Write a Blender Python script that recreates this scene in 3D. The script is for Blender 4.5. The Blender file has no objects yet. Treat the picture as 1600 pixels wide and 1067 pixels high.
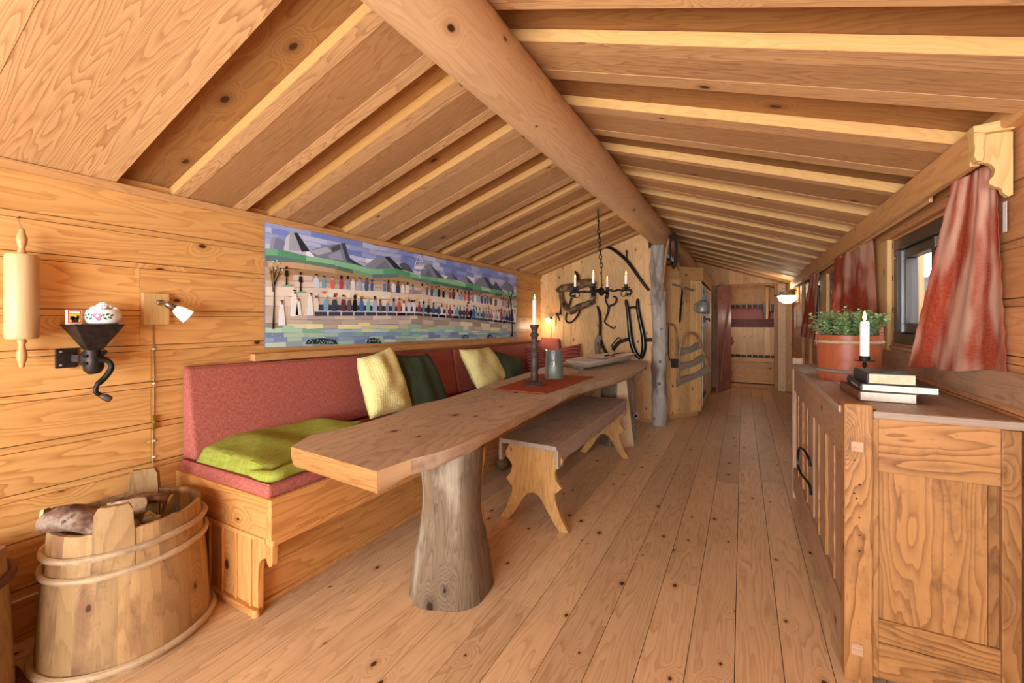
import bpy, math, random
from mathutils import Vector, Matrix, noise as mnoise
PI = math.pi
R = random.Random(7)
COL = bpy.context.scene.collection

# ------------------------------------------------------------------ measuring help (camera at 0,0,1.15, looking along +Y turned left)
F0, CH, TH = 671.0, 1.15, math.atan2(360, 671)
SN, CS = math.sin(TH), math.cos(TH)
def _ray(u, v):
    a = (u-800)/F0
    return (-SN+a*CS, CS+a*SN, (500-v)/F0)
def G(u, v, x=None, y=None, z=None):
    d = _ray(u, v)
    t = x/d[0] if x is not None else (y/d[1] if y is not None else (z-CH)/d[2])
    return Vector((d[0]*t, d[1]*t, CH+d[2]*t))

# ------------------------------------------------------------------ materials
def lin(h):
    h = h.lstrip('#')
    o = []
    for i in (0, 2, 4):
        c = int(h[i:i+2], 16)/255
        o.append(c/12.92 if c <= .04045 else ((c+.055)/1.055)**2.4)
    return (*o, 1)
LIN = lin; WG = 1.0
class NT:
    def __init__(s, name):
        s.m = bpy.data.materials.new(name); s.m.use_nodes = True
        s.t = s.m.node_tree; s.t.nodes.clear()
        s.out = s.t.nodes.new('ShaderNodeOutputMaterial'); s.b = s.t.nodes.new('ShaderNodeBsdfPrincipled')
        s.t.links.new(s.b.outputs[0], s.out.inputs[0])
    def n(s, kind, **k):
        nd = s.t.nodes.new('ShaderNode'+kind)
        for a, v in k.items(): setattr(nd, a, v)
        return nd
    def put(s, sock, val):
        if isinstance(val, bpy.types.NodeSocket): s.t.links.new(val, sock)
        else: sock.default_value = val
    def math(s, op, a, b=0., c=0., clamp=False):
        nd = s.n('Math', operation=op, use_clamp=clamp)
        s.put(nd.inputs[0], a); s.put(nd.inputs[1], b); s.put(nd.inputs[2], c)
        return nd.outputs[0]
    def vec(s, x, y, z=0.):
        nd = s.n('CombineXYZ'); s.put(nd.inputs[0], x); s.put(nd.inputs[1], y); s.put(nd.inputs[2], z)
        return nd.outputs[0]
    def noise(s, vec, scale=1., detail=2., rough=.5, dim='3D', dist=0.):
        nd = s.n('TexNoise', noise_dimensions=dim); s.put(nd.inputs['Vector'], vec)
        nd.inputs['Scale'].default_value = scale; nd.inputs['Detail'].default_value = detail
        nd.inputs['Roughness'].default_value = rough; nd.inputs['Distortion'].default_value = dist
        return nd.outputs['Fac']
    def smooth(s, val, a, b, lo=0., hi=1.):
        nd = s.n('MapRange', interpolation_type='SMOOTHSTEP'); s.put(nd.inputs[0], val)
        for i, q in ((1, a), (2, b), (3, lo), (4, hi)): s.put(nd.inputs[i], q)
        return nd.outputs[0]
    def mix(s, f, a, b, mode='MIX'):
        nd = s.n('Mix', data_type='RGBA', blend_type=mode)
        s.put(nd.inputs['Factor'], f); s.put(nd.inputs[6], a); s.put(nd.inputs[7], b)
        return nd.outputs[2]
    def base(s, c, rough=.6, spec=.3, metal=0.):
        s.put(s.b.inputs['Base Color'], c); s.put(s.b.inputs['Roughness'], rough)
        s.b.inputs['Specular IOR Level'].default_value = spec; s.b.inputs['Metallic'].default_value = metal
    def bump(s, h, strength=.3, dist=.002):
        nd = s.n('Bump'); nd.inputs['Strength'].default_value = strength; nd.inputs['Distance'].default_value = dist
        s.put(nd.inputs['Height'], h); s.t.links.new(nd.outputs[0], s.b.inputs['Normal'])

def wood(name, light, dark, knot='#3a1f10', ring=.55, knots=.5, rough=.55, K=9., across=6., vary=.35, big=.25,
         fine=.12, grey=None, grey_amt=0., bump=.25, spec=.3, crack=0., ks=1., dirt=0.):
    """plain sawn wood: rings run along u, u and v are in metres; 'tint' carries each board's own tone"""
    s = NT(name)
    def lin(h, g=WG): return tuple(min(.93, q**g*.97) for q in LIN(h)[:3])+(1,)
    sep = s.n('SeparateXYZ'); uv = s.n('UVMap'); uv.uv_map = 'UVMap'
    s.t.links.new(uv.outputs[0], sep.inputs[0]); u, v = sep.outputs[0], sep.outputs[1]
    M = s.math
    n = s.noise(s.vec(M('MULTIPLY', u, .8), M('MULTIPLY', v, across)), 1., 2.5, .45)
    n = M('ADD', n, M('MULTIPLY', s.noise(s.vec(M('MULTIPLY', u, 5.), M('MULTIPLY', v, 26.)), 1., 2., .5), .07))
    kn = s.n('TexVoronoi', voronoi_dimensions='2D', feature='F1')
    s.put(kn.inputs['Vector'], s.vec(M('MULTIPLY', u, 2.6*ks), M('MULTIPLY', v, 4.2*ks)))
    kn.inputs['Scale'].default_value = 1.
    rnd = s.n('SeparateXYZ'); s.t.links.new(kn.outputs['Color'], rnd.inputs[0])
    there = M('LESS_THAN', rnd.outputs[0], knots)
    size = M('MULTIPLY_ADD', rnd.outputs[1], .05, .02)
    dist = M('ADD', kn.outputs['Distance'], M('MULTIPLY', M('SUBTRACT', s.noise(s.vec(M('MULTIPLY', u, 60.), M('MULTIPLY', v, 60.)), 1., 1.), .5), .02))
    km = M('MULTIPLY', s.smooth(dist, size, M('MULTIPLY', size, .55)), there)
    warp = M('MULTIPLY', M('MULTIPLY', s.smooth(dist, .3, 0.), there), .22)
    rings = M('FRACT', M('MULTIPLY', M('ADD', n, warp), K*2.3))
    edge = s.smooth(rings, 1., .9)
    rings = M('MULTIPLY', M('POWER', rings, 2.4), edge)
    rings = M('MULTIPLY', rings, M('MULTIPLY_ADD', s.noise(s.vec(M('MULTIPLY', u, 1.1), M('MULTIPLY', v, 3.), 7.), 1., 2.), 1.6, .25), clamp=True)
    fib = s.noise(s.vec(M('MULTIPLY', u, 4.), M('MULTIPLY', v, 260.)), 1., 2., .6)
    bigv = s.noise(s.vec(M('MULTIPLY', u, .9), M('MULTIPLY', v, 2.5), 3.), 1., 2., .5)
    c = s.mix(M('MULTIPLY', rings, ring), lin(light), lin(dark))
    tone = M('ADD', M('MULTIPLY_ADD', M('SUBTRACT', fib, .5), fine*2, 1.), M('MULTIPLY', M('SUBTRACT', bigv, .5), big*2))
    at = s.n('Attribute', attribute_name='tint'); ts = s.n('SeparateXYZ'); s.t.links.new(at.outputs['Vector'], ts.inputs[0])
    tone = M('ADD', tone, M('MULTIPLY', M('SUBTRACT', ts.outputs[0], .5), vary))
    halo = M('MULTIPLY', M('MULTIPLY', s.smooth(dist, M('MULTIPLY', size, 2.4), size), there), .45)
    c = s.mix(halo, c, lin(dark))
    c = s.mix(M('MULTIPLY', M('SUBTRACT', ts.outputs[1], .35), .8, clamp=True), c, lin(dark))
    if grey:
        g = s.smooth(s.noise(s.vec(M('MULTIPLY', u, 1.7), M('MULTIPLY', v, 5.), 9.), 1., 4., .6), .62-grey_amt*.4, .72-grey_amt*.2)
        c = s.mix(M('MULTIPLY', g, .9), c, lin(grey))
    if crack:
        k2 = s.noise(s.vec(M('MULTIPLY', u, 1.6), M('MULTIPLY', v, 60.), 5.), 1., 3., .6)
        c = s.mix(M('MULTIPLY', s.smooth(k2, .70, .76), crack), c, lin(knot))
    if dirt:     # ground-in grime and old stains with their own shapes
        g1 = s.noise(s.vec(M('MULTIPLY', u, 7.), M('MULTIPLY', v, 9.), 13.), 1., 6., .7)
        g2 = s.noise(s.vec(M('MULTIPLY', u, 40.), M('MULTIPLY', v, 90.), 17.), 1., 3., .6)
        c = s.mix(M('MULTIPLY', s.smooth(g1, .5, .72), dirt), c, lin(knot))
        c = s.mix(M('MULTIPLY', s.smooth(g2, .6, .72), dirt*.6), c, lin(knot))
    c = s.mix(km, c, lin(knot))
    cc = s.n('Mix', data_type='RGBA', blend_type='MULTIPLY'); cc.inputs['Factor'].default_value = 1.
    s.put(cc.inputs[6], c); s.put(cc.inputs[7], s.vec(tone, tone, tone))
    s.base(cc.outputs[2], rough, spec)
    s.bump(M('ADD', M('MULTIPLY', rings, .4), fib), bump, .0015)
    return s.m

def plain(name, c, rough=.5, metal=0., spec=.4, var=.0, scale=30., c2=None, bump=0.):
    s = NT(name)
    if var or bump:
        tc = s.n('TexCoord'); nz = s.noise(tc.outputs['Object'], scale, 4., .6)
        col = s.mix(s.smooth(nz, .5-.5*(1-var)-.02, .5+.5*(1-var)+.02), lin(c), lin(c2 or c))
        s.base(col, rough, spec, metal)
        if bump: s.bump(nz, bump, .004)
    else: s.base(lin(c), rough, spec, metal)
    return s.m
def blotch(name, cols, scale=6., rough=.7, stretch=(1, 1, 1), bump=.3, spec=.2, dist=.006):
    """several true colours of bark or worn paint in patches"""
    s = NT(name); tc = s.n('TexCoord'); mp = s.n('Mapping'); mp.inputs['Scale'].default_value = stretch
    s.t.links.new(tc.outputs['Object'], mp.inputs[0])
    nz = s.noise(mp.outputs[0], scale, 6., .65)
    cr = s.n('ValToRGB'); s.put(cr.inputs[0], nz)
    e = cr.color_ramp.elements
    n = len(cols)
    for i, c in enumerate(cols):
        p = .3+.42*i/(n-1)
        if i < 2: e[i].position = p; e[i].color = lin(c)
        else: e.new(p).color = lin(c)
    s.base(cr.outputs[0], rough, spec)
    s.bump(nz, bump, dist)
    return s.m
def cloth(name, a, b, scale=300., rough=.9, weave=.5, wash=None, wscale=3., stripes=None, rib=0., thin=0.):
    s = NT(name); tc = s.n('TexCoord'); uv = s.n('UVMap'); uv.uv_map = 'UVMap'
    sep = s.n('SeparateXYZ'); s.t.links.new(uv.outputs[0], sep.inputs[0]); u, v = sep.outputs[0], sep.outputs[1]
    M = s.math
    t1 = s.noise(s.vec(M('MULTIPLY', u, scale), M('MULTIPLY', v, scale*.12)), 1., 1., .5)
    t2 = s.noise(s.vec(M('MULTIPLY', u, scale*.12), M('MULTIPLY', v, scale), 4.), 1., 1., .5)
    w = M('ADD', t1, t2); f = s.smooth(w, .8, 1.2)
    c = s.mix(M('MULTIPLY', f, weave), lin(a), lin(b))
    if stripes:
        for (hexc, freq, lo, ph) in stripes:
            st = M('GREATER_THAN', s.math('FRACT', M('MULTIPLY_ADD', v, freq, ph)), lo)
            c = s.mix(M('MULTIPLY', st, .85), c, lin(hexc))
    if wash:
        wv = s.noise(s.vec(M('MULTIPLY', u, 2.2*wscale), M('MULTIPLY', v, wscale), 2.), 1., 2., .5)
        c = s.mix(M('MULTIPLY', s.smooth(wv, .42, .64), .8), c, lin(wash))
    s.base(c, rough, .15)
    h = w
    if rib:
        h = M('ADD', M('MULTIPLY', w, .3), M('SINE', M('MULTIPLY', v, rib)))
        h = M('ADD', h, M('MULTIPLY', M('SINE', M('MULTIPLY', u, rib*.7)), .6))
    s.bump(h, .5, .0015)
    if thin:    # light cloth: some daylight comes through from behind
        tr = s.n('BsdfTranslucent'); s.put(tr.inputs['Color'], c); mx = s.n('MixShader'); mx.inputs[0].default_value = thin
        s.t.links.new(s.b.outputs[0], mx.inputs[1]); s.t.links.new(tr.outputs[0], mx.inputs[2]); s.t.links.new(mx.outputs[0], s.out.inputs[0])
    return s.m
def emis(name, c, st):
    s = NT(name); s.base(lin(c), .5); s.b.inputs['Emission Color'].default_value = lin(c); s.b.inputs['Emission Strength'].default_value = st
    return s.m
def painted(name, rough=.85):
    s = NT(name); at = s.n('Attribute', attribute_name='tint'); tc = s.n('TexCoord')
    nz = s.noise(tc.outputs['Object'], 260., 2., .5)
    c = s.mix(.12, at.outputs['Color'], s.vec(nz, nz, nz), 'OVERLAY')
    s.base(c, rough, .15); s.bump(nz, .3, .001)
    return s.m
def glass(name, c='#ffffff', rough=.02, alpha=None):
    s = NT(name); s.base(lin(c), rough, .5); s.b.inputs['Transmission Weight'].default_value = 1.
    s.b.inputs['IOR'].default_value = 1.45
    return s.m

M = {}
M['wall'] = wood('pine_wall', '#e0a560', '#ae6c2e', '#4f260f', ring=.6, knots=.34, K=8, rough=.42, vary=.22, big=.16)
M['gable'] = wood('pine_gable', '#e0ad70', '#b5743a', '#54290f', ring=.5, knots=.75, K=7, rough=.5, vary=.34, big=.15, ks=1.5)
M['knotty'] = wood('pine_knotty', '#e0b98c', '#bd8c58', '#3a1e10', ring=.35, knots=1., K=6, rough=.55, vary=.4, ks=1.9)
M['ceil_low'] = wood('ceiling_board', '#d2a06a', '#8a5226', '#4a2a16', ring=.6, knots=.22, K=11, rough=.6, vary=.3, big=.3, across=10)
M['ceil_up'] = wood('ceiling_upper_board', '#a6733e', '#6e401a', '#45240f', ring=.5, knots=.3, K=10, rough=.65, vary=.25, big=.2)  # darker brown carries the shade of the recesses between the lower boards
M['ceil_edge'] = wood('ceiling_board_edge', '#d29f5e', '#ab763a', '#7a4a22', ring=.35, knots=.0, K=14, rough=.55, vary=.1, big=.1)
M['log'] = wood('ridge_log', '#d9aa7a', '#ad7848', '#4a2814', ring=.4, knots=.5, K=9, rough=.5, vary=.1, big=.15, crack=.75, ks=1.3)
M['floor'] = wood('floor_pine', '#deb688', '#ab794c', '#4d2a1a', ring=.55, knots=.6, K=8, rough=.4, vary=.26, big=.2, across=8, ks=1.4, bump=.15, dirt=.12)
M['trim'] = wood('trim_pine', '#d09a60', '#a66c3a', '#55301a', ring=.5, knots=.2, K=7, rough=.5, vary=.15)
M['rwall'] = wood('right_wall_pine', '#c98c58', '#a3653a', '#5a3018', ring=.6, knots=.3, K=8, rough=.5, vary=.25, big=.2)
M['bench'] = wood('bench_pine', '#dc9c58', '#a8622a', '#4c2410', ring=.6, knots=.5, K=7, rough=.4, vary=.15)
M['slab'] = wood('table_slab', '#c6ad90', '#8c7052', '#50301e', ring=.55, knots=.45, K=8, rough=.6, vary=.1, big=.3, across=3, crack=.35, dirt=.28)
M['slab_edge'] = wood('table_slab_edge', '#c2a07c', '#8f6c4a', '#5f3f26', ring=.6, knots=.3, K=9, rough=.7, vary=.2, big=.4, across=9, grey='#d0bca4', grey_amt=.4, bump=.9, dirt=.4)
M['slab_end'] = wood('table_slab_end_grain', '#ad7840', '#70411a', '#6a3c1a', ring=.7, knots=.1, K=9, rough=.7, vary=.3, big=.45, across=12, dirt=.25)
M['stool'] = wood('old_bench_seat', '#ad9680', '#7c6450', '#4a3222', dirt=.4, ring=.45, knots=.3, K=8, rough=.65, vary=.1, big=.2, across=5)
M['stool_leg'] = wood('old_bench_leg', '#c99454', '#98652f', '#5a3518', ring=.6, knots=.5, K=8, rough=.55, vary=.1, big=.25, across=5, dirt=.3)
M['stump'] = wood('grey_stump', '#7d664c', '#433020', '#301a10', ring=.7, knots=.5, K=10, rough=.8, vary=.1, big=.5, across=13, grey='#a8957e', grey_amt=.3, crack=.8, bump=.9, dirt=.35)
M['cut'] = wood('pale_cut_wood', '#dcb88c', '#c29464', '#9a6a3c', ring=.35, knots=.1, K=7, rough=.7, big=.15)
M['side_end'] = wood('sideboard_end', '#b07a44', '#6f3f1a', '#3a1c0a', ring=.8, knots=.25, K=12, rough=.5, vary=.25, big=.4, across=5, grey='#8c5a2e', grey_amt=.2, dirt=.5)
M['side_front'] = wood('sideboard_front', '#b78d6c', '#8f684a', '#4a2c18', ring=.6, knots=.3, K=10, rough=.6, vary=.3, big=.3, grey='#8a705c', grey_amt=.15, dirt=.35)
M['side_top'] = wood('sideboard_top', '#b59a82', '#8b6e56', '#4a3020', ring=.4, knots=.25, K=10, rough=.45, vary=.2, big=.2, dirt=.35)
M['bark'] = wood('weathered_post', '#b8aa9c', '#85705f', '#3a2c24', ring=.4, knots=.4, K=6, rough=.8, vary=.1, big=.5, across=5, grey='#6b584b', grey_amt=.35, crack=.5, bump=.9)
M['tub'] = wood('tub_staves', '#ac8656', '#74502e', '#4a2c1a', ring=.4, knots=.3, K=9, rough=.75, vary=.4, big=.55, across=3, grey='#80593c', grey_amt=.3, crack=.45, dirt=.45)
M['tub2'] = wood('dark_tub_staves', '#a07c56', '#66462c', '#3a2418', dirt=.5, ring=.35, knots=.2, K=9, rough=.75, vary=.25, big=.5, across=3)
M['hoop'] = wood('tub_hoop', '#bfa07a', '#8f6c48', '#5a3a24', ring=.35, knots=.1, K=9, rough=.7, vary=.1, big=.35, grey='#7a5a44', grey_amt=.2, dirt=.45)
M['redhoop'] = wood('dark_hoop', '#5e3424', '#3c1e16', ring=.3, knots=0, rough=.6)
M['pinpine'] = wood('light_pine', '#d6ab6c', '#b08345', '#7a4a22', ring=.5, knots=.15, K=8, rough=.5, vary=.1, big=.12)
M['maple'] = wood('rolling_pin_wood', '#d2aa78', '#c09560', '#7a5028', ring=.2, knots=0, K=6, rough=.45, vary=.05, big=.15)
M['handle_wood'] = wood('rolling_pin_handle', '#c8965c', '#9c6a36', ring=.3, knots=0, rough=.35, big=.2)
M['reddoor'] = wood('red_brown_paint', '#a8786a', '#8c5c50', '#4d2a22', ring=.25, knots=.2, rough=.55, vary=.2, big=.15)
M['planter'] = wood('red_stained_staves', '#a85632', '#78331c', '#5a2414', ring=.35, knots=.2, K=8, rough=.4, vary=.25, big=.35, across=4)
M['cladding'] = wood('outdoor_cladding', '#c8c9cc', '#a8aaae', '#70706e', ring=.3, knots=.2, rough=.8, vary=.3)
M['oldgrey'] = wood('grey_old_wood', '#8d7a66', '#5e4e40', '#382a20', ring=.5, knots=.2, K=9, rough=.8, vary=.1, big=.3, crack=.4)
M['darkwood'] = wood('dark_turned_wood', '#4a382e', '#2a1e18', '#17100c', ring=.35, knots=.0, rough=.45, big=.3)
M['horse'] = blotch('worn_leather', ['#2f241b', '#5a4632', '#8a6e4c', '#6a5038'], 14., .8)
M['leather'] = plain('black_leather', '#221913', .7, 0, .2, .4, 30, '#3c2a1c', .2)
M['iron'] = plain('black_iron', '#1c1b1b', .5, .6, .5, .5, 60, '#2f2b28', .3)
M['rust'] = plain('grinder_iron', '#2b2725', .5, .7, .4, .5, 45, '#4a3a30', .35)
M['black'] = plain('black_gloss', '#121214', .25)
M['chrome'] = plain('brushed_steel', '#a09c96', .28, 1.)
M['tin'] = plain('dull_tin', '#a5a29a', .4, .35, .4, .5, 40, '#6f6a62')
M['white'] = plain('white_plastic', '#ece9e4', .4)
M['opal'] = emis('opal_glass_lit', '#fff6e6', .7)
M['opalon'] = emis('opal_glass_bright', '#fff2d8', 2.)
M['wax'] = plain('candle_wax', '#f6f0e2', .45)
M['flame'] = emis('candle_flame', '#ffc46a', 9.)
M['rosefab'] = cloth('rose_upholstery', '#9c4c3e', '#bc7262', 420., weave=.75)
M['yellow'] = cloth('yellow_knit', '#e6d480', '#f7efb8', 200., weave=.5, rib=460.)
M['green'] = cloth('dark_green_fabric', '#39422f', '#525b42', 400., weave=.6)
M['lime'] = cloth('lime_wool', '#8f9432', '#aaad56', 160., weave=.6)
M['redstripe'] = cloth('red_striped_cloth', '#8a3a30', '#9d5044', 300., weave=.6, stripes=[('#b5766a', 24., .82, 0.), ('#5c201c', 24., .8, .4), ('#6f2c26', 70., .7, .1)])
M['runner'] = cloth('rust_rag_runner', '#a4482a', '#bd6c46', 220., weave=.7, stripes=[('#86301a', 60., .72, 0.)])
M['curtain'] = cloth('red_curtain_linen', '#b0452c', '#c97050', 260., weave=.6, wash='#e6bca0', wscale=3.2, thin=.35)  # pale patches mixed into the red by noise
M['pink'] = cloth('pink_bedspread', '#94605a', '#ab7a72', 200., weave=.6, stripes=[('#7d4843', 26., .75, 0.)])
M['maroon'] = plain('maroon_board', '#4f2622', .6, 0, .3, .5, 8, '#5f302a')
M['liner'] = cloth('pale_lining', '#e4dbd0', '#f1ebe2', 200.)
M['brownframe'] = plain('dark_brown_window_frame', '#4a3d34', .35)
M['paint'] = painted('coloured_cloth_patches')
M['page'] = plain('paper_block', '#dccdaa', .8, 0, .2, .5, 60, '#cbb88e')
M['pagew'] = plain('white_paper_block', '#eee6d2', .8, 0, .2, .5, 60, '#ddd2ba')
M['bookblk'] = plain('black_book_cloth', '#2a2a2c', .5, 0, .4, .5, 50, '#3a3a3c')
M['bookbrn'] = plain('brown_leather_book', '#5e3726', .5, 0, .4, .5, 30, '#7a4c34', .2)
M['birchbark'] = blotch('firewood_bark', ['#2f211a', '#5a3e30', '#7a5c48', '#94806c', '#3f2e26'], 16., .85, (1, 1, 1), .7)
M['splitwood'] = blotch('split_birch', ['#4a4038', '#b8ad98', '#ddd2ba', '#c49a5e'], 14., .8, (1, 1, 1), .5)
M['cutend'] = wood('firewood_end', '#d9b878', '#a88444', '#5a3a18', ring=.4, knots=0, rough=.8)
M['leaf'] = plain('small_green_leaf', '#668c4c', .45, 0, .4, .7, 40, '#a9c084')
M['stem'] = plain('plant_stem', '#6a5238', .7)
M['soil'] = plain('dark_soil', '#2b2018', .95, 0, .1, .5, 60, '#40301f', .5)
M['rope'] = blotch('rope_fibre', ['#5a4836', '#8a6e50', '#a68a66'], 60., .85)
M['barkstick'] = blotch('peeled_stick', ['#6a4a30', '#a67a50', '#b98f62'], 30., .7)
M['clayball'] = blotch('mottled_brown_ball', ['#3a2a1c', '#6b4c2c', '#8f6a3e'], 9., .6)
M['glassgrey'] = None
M['mossdark'] = plain('dark_underlay', '#2a1c12', .9)
M['brass'] = plain('brass_switch', '#a88438', .35, .8)
M['cable'] = plain('gold_cable', '#9c7c40', .6)
M['cream'] = plain('cream_paint', '#d9cfc0', .55, 0, .3, .6, 8, '#c4b5a2')
M['trough'] = wood('pale_trough', '#f0e4d4', '#cfb89e', '#8a6a4c', ring=.3, knots=.1, K=8, rough=.7, big=.25)
M['wool'] = plain('white_wool', '#f2efe9', .95)
M['porcelain'] = plain('white_porcelain', '#ebe4da', .18, 0, .6)
def _rib_glass():
    s = NT('ribbed_smoked_glass'); s.base(lin('#c2cac4'), .1, .5)
    s.b.inputs['Transmission Weight'].default_value = .85; s.b.inputs['IOR'].default_value = 1.3
    return s.m
M['ribglass'] = _rib_glass()
M['pane'] = glass('window_glass', '#eef3f5')

# ------------------------------------------------------------------ mesh builder
class MB:
    def __init__(s): s.v = []; s.f = []; s.uv = []; s.tint = []; s.mi = []; s.sm = []; s.T = Matrix.Identity(4)
    def _t(s, t): return t if t is not None else (R.random(), R.random()*.5, R.random())
    def add(s, vs, fs, uvs, tint=None, mi=0, smooth=False):
        o = len(s.v); t = s._t(tint)
        s.v += [tuple(s.T @ Vector(p)) for p in vs]
        for i, f in enumerate(fs):
            s.f.append([o+k for k in f]); s.uv.append(uvs[i]); s.tint.append(t)
            s.mi.append(mi if isinstance(mi, int) else mi[i]); s.sm.append(smooth)
    def hexa(s, P, grain=None, tint=None, mi=0, off=None):
        """8 points: 0-3 bottom ring, 4-7 top ring (same order); grain = unit vector"""
        P = [Vector(p) for p in P]
        fs = [(0, 3, 2, 1), (4, 5, 6, 7), (0, 1, 5, 4), (1, 2, 6, 5), (2, 3, 7, 6), (3, 0, 4, 7)]
        if grain is None:
            e = [(P[1]-P[0]), (P[3]-P[0]), (P[4]-P[0])]
            grain = max(e, key=lambda q: q.length)
        g = Vector(grain).normalized()
        ou, ov = (R.random()*40, R.random()*40) if off is None else off
        uvs = []
        for f in fs:
            nrm = (P[f[1]]-P[f[0]]).cross(P[f[2]]-P[f[0]])
            if nrm.length < 1e-12: nrm = (P[f[2]]-P[f[0]]).cross(P[f[3]]-P[f[0]])
            nrm.normalize()
            gg = g if abs(nrm.dot(g)) < .8 else (Vector((0, 0, 1)) if abs(nrm.z) < .8 else Vector((1, 0, 0)))
            w = nrm.cross(gg).normalized(); gg = w.cross(nrm).normalized()
            uvs.append([(P[k].dot(gg)+ou, P[k].dot(w)+ov+nrm.x*.37+nrm.z*.11) for k in f])
        s.add(P, fs, uvs, tint, mi)
    def box(s, a, b, grain=None, tint=None, mi=0):
        (x0, y0, z0), (x1, y1, z1) = a, b
        x0, x1 = min(x0, x1), max(x0, x1); y0, y1 = min(y0, y1), max(y0, y1); z0, z1 = min(z0, z1), max(z0, z1)
        s.hexa([(x0, y0, z0), (x1, y0, z0), (x1, y1, z0), (x0, y1, z0), (x0, y0, z1), (x1, y0, z1), (x1, y1, z1), (x0, y1, z1)], grain, tint, mi)
    def bar(s, p, q, w, h, up=(0, 0, 1), tint=None, mi=0):
        p, q = Vector(p), Vector(q); d = (q-p).normalized(); up = Vector(up)
        sd = d.cross(up).normalized()*w/2; u2 = sd.cross(d).normalized()*h/2
        s.hexa([p-sd-u2, p+sd-u2, q+sd-u2, q-sd-u2, p-sd+u2, p+sd+u2, q+sd+u2, q-sd+u2], d, tint, mi)
    def prism(s, poly, ax, lo, hi, grain=None, tint=None, mi=0, smooth=False):
        """poly: list of 2D points; ax = function (a,b,c)->xyz with c from lo to hi"""
        n = len(poly)
        v = [ax(a, b, lo) for a, b in poly]+[ax(a, b, hi) for a, b in poly]
        ou, ov = R.random()*40, R.random()*40
        gi = grain or 0
        pu = (lambda a, b: (a+ou, b+ov)) if gi == 0 else (lambda a, b: (b+ou, a+ov))
        fs = [tuple(range(n))[::-1], tuple(range(n, 2*n))]
        uvs = [[pu(*poly[k]) for k in fs[0]], [pu(*poly[k-n]) for k in fs[1]]]
        L = 0
        for i in range(n):
            j = (i+1) % n
            l = math.hypot(poly[j][0]-poly[i][0], poly[j][1]-poly[i][1])
            fs.append((i, j, n+j, n+i)); uvs.append([(L+ou, lo+ov), (L+l+ou, lo+ov), (L+l+ou, hi+ov), (L+ou, hi+ov)]); L += l
        s.add(v, fs, uvs, tint, mi, smooth)
    def lathe(s, prof, c=(0, 0, 0), seg=24, rot=None, tint=None, mi=0, smooth=True, sx=1., sy=1., staves=0, ang0=0.):
        """prof: (r, z) pairs from bottom to top; caps closed when r is 0"""
        rot = rot or Matrix.Identity(3); c = Vector(c)
        ou, ov = R.random()*40, R.random()*40
        v = []
        for r, z in prof:
            for k in range(seg):
                a = 2*PI*k/seg+ang0
                v.append(c+rot @ Vector((r*math.cos(a)*sx, r*math.sin(a)*sy, z)))
        L = [0]
        for i in range(1, len(prof)): L.append(L[-1]+math.hypot(prof[i][0]-prof[i-1][0], prof[i][1]-prof[i-1][1]))
        rm = max(p[0] for p in prof)
        for i in range(len(prof)-1):
            for k in range(seg):
                j = (k+1) % seg
                fs = [(i*seg+k, i*seg+j, (i+1)*seg+j, (i+1)*seg+k)]
                t = None if staves else (tint or (.5, 0, 0))
                if staves:
                    rr = random.Random(int(k*staves/seg)*7+3); t = (rr.random(), rr.random()*.6, 0)
                    o2 = rr.random()*9
                else: o2 = 0
                uv = [[(L[i]+ou+o2, k/seg*2*PI*rm+ov), (L[i]+ou+o2, (k+1)/seg*2*PI*rm+ov), (L[i+1]+ou+o2, (k+1)/seg*2*PI*rm+ov), (L[i+1]+ou+o2, k/seg*2*PI*rm+ov)]]
                s.add([v[q] for q in fs[0]], [(0, 1, 2, 3)], uv, t, mi, smooth)
        for i, fl in ((0, True), (len(prof)-1, False)):
            if prof[i][0] > 1e-5:
                ring = v[i*seg:(i+1)*seg]; idx = tuple(range(seg))
                uv = [[(prof[i][0]*math.cos(2*PI*k/seg)+ou, prof[i][0]*math.sin(2*PI*k/seg)+ov) for k in range(seg)]]
                if fl: s.add(ring[::-1], [idx], [uv[0][::-1]], tint or (.5, 0, 0), mi)
                else: s.add(ring, [idx], uv, tint or (.5, 0, 0), mi)
    def tube(s, pts, rad, seg=8, tint=None, mi=0, smooth=True, closed=False, flat=1., up=None):
        pts = [Vector(p) for p in pts]; n = len(pts)
        rad = rad if isinstance(rad, (list, tuple)) else [rad]*n
        ou, ov = R.random()*40, R.random()*40
        rings = []; prev = Vector(up) if up else None; L = 0; Ls = []
        for i, p in enumerate(pts):
            if closed: d = pts[(i+1) % n]-pts[i-1]
            else: d = pts[min(i+1, n-1)]-pts[max(i-1, 0)]
            d.normalize()
            if prev is None: prev = Vector((0, 0, 1)) if abs(d.z) < .9 else Vector((1, 0, 0))
            a = (prev-d*prev.dot(d))
            if a.length < 1e-6: a = d.orthogonal()
            a.normalize(); b = d.cross(a); prev = a
            rings.append([p+(a*math.cos(2*PI*k/seg)*flat+b*math.sin(2*PI*k/seg))*rad[i] for k in range(seg)])
            if i: L += (p-pts[i-1]).length
            Ls.append(L)
        t = s._t(tint); rm = max(rad)
        v = [q for r in rings for q in r]; fs = []; uvs = []
        m = n if closed else n-1
        for i in range(m):
            i2 = (i+1) % n; l2 = Ls[i2] if i2 else L+.02
            for k in range(seg):
                j = (k+1) % seg
                fs.append((i*seg+k, i*seg+j, i2*seg+j, i2*seg+k))
                w = 2*PI*rm/seg
                uvs.append([(Ls[i]+ou, k*w+ov), (Ls[i]+ou, (k+1)*w+ov), (l2+ou, (k+1)*w+ov), (l2+ou, k*w+ov)])
        if not closed:
            fs.append(tuple(range(seg))[::-1]); uvs.append([(ou+.01*k, ov+.01*k*k) for k in range(seg)])
            fs.append(tuple(range((n-1)*seg, n*seg))); uvs.append([(ou+.01*k, ov+.01*k*k) for k in range(seg)])
        s.add(v, fs, uvs, t, mi, smooth)
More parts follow.
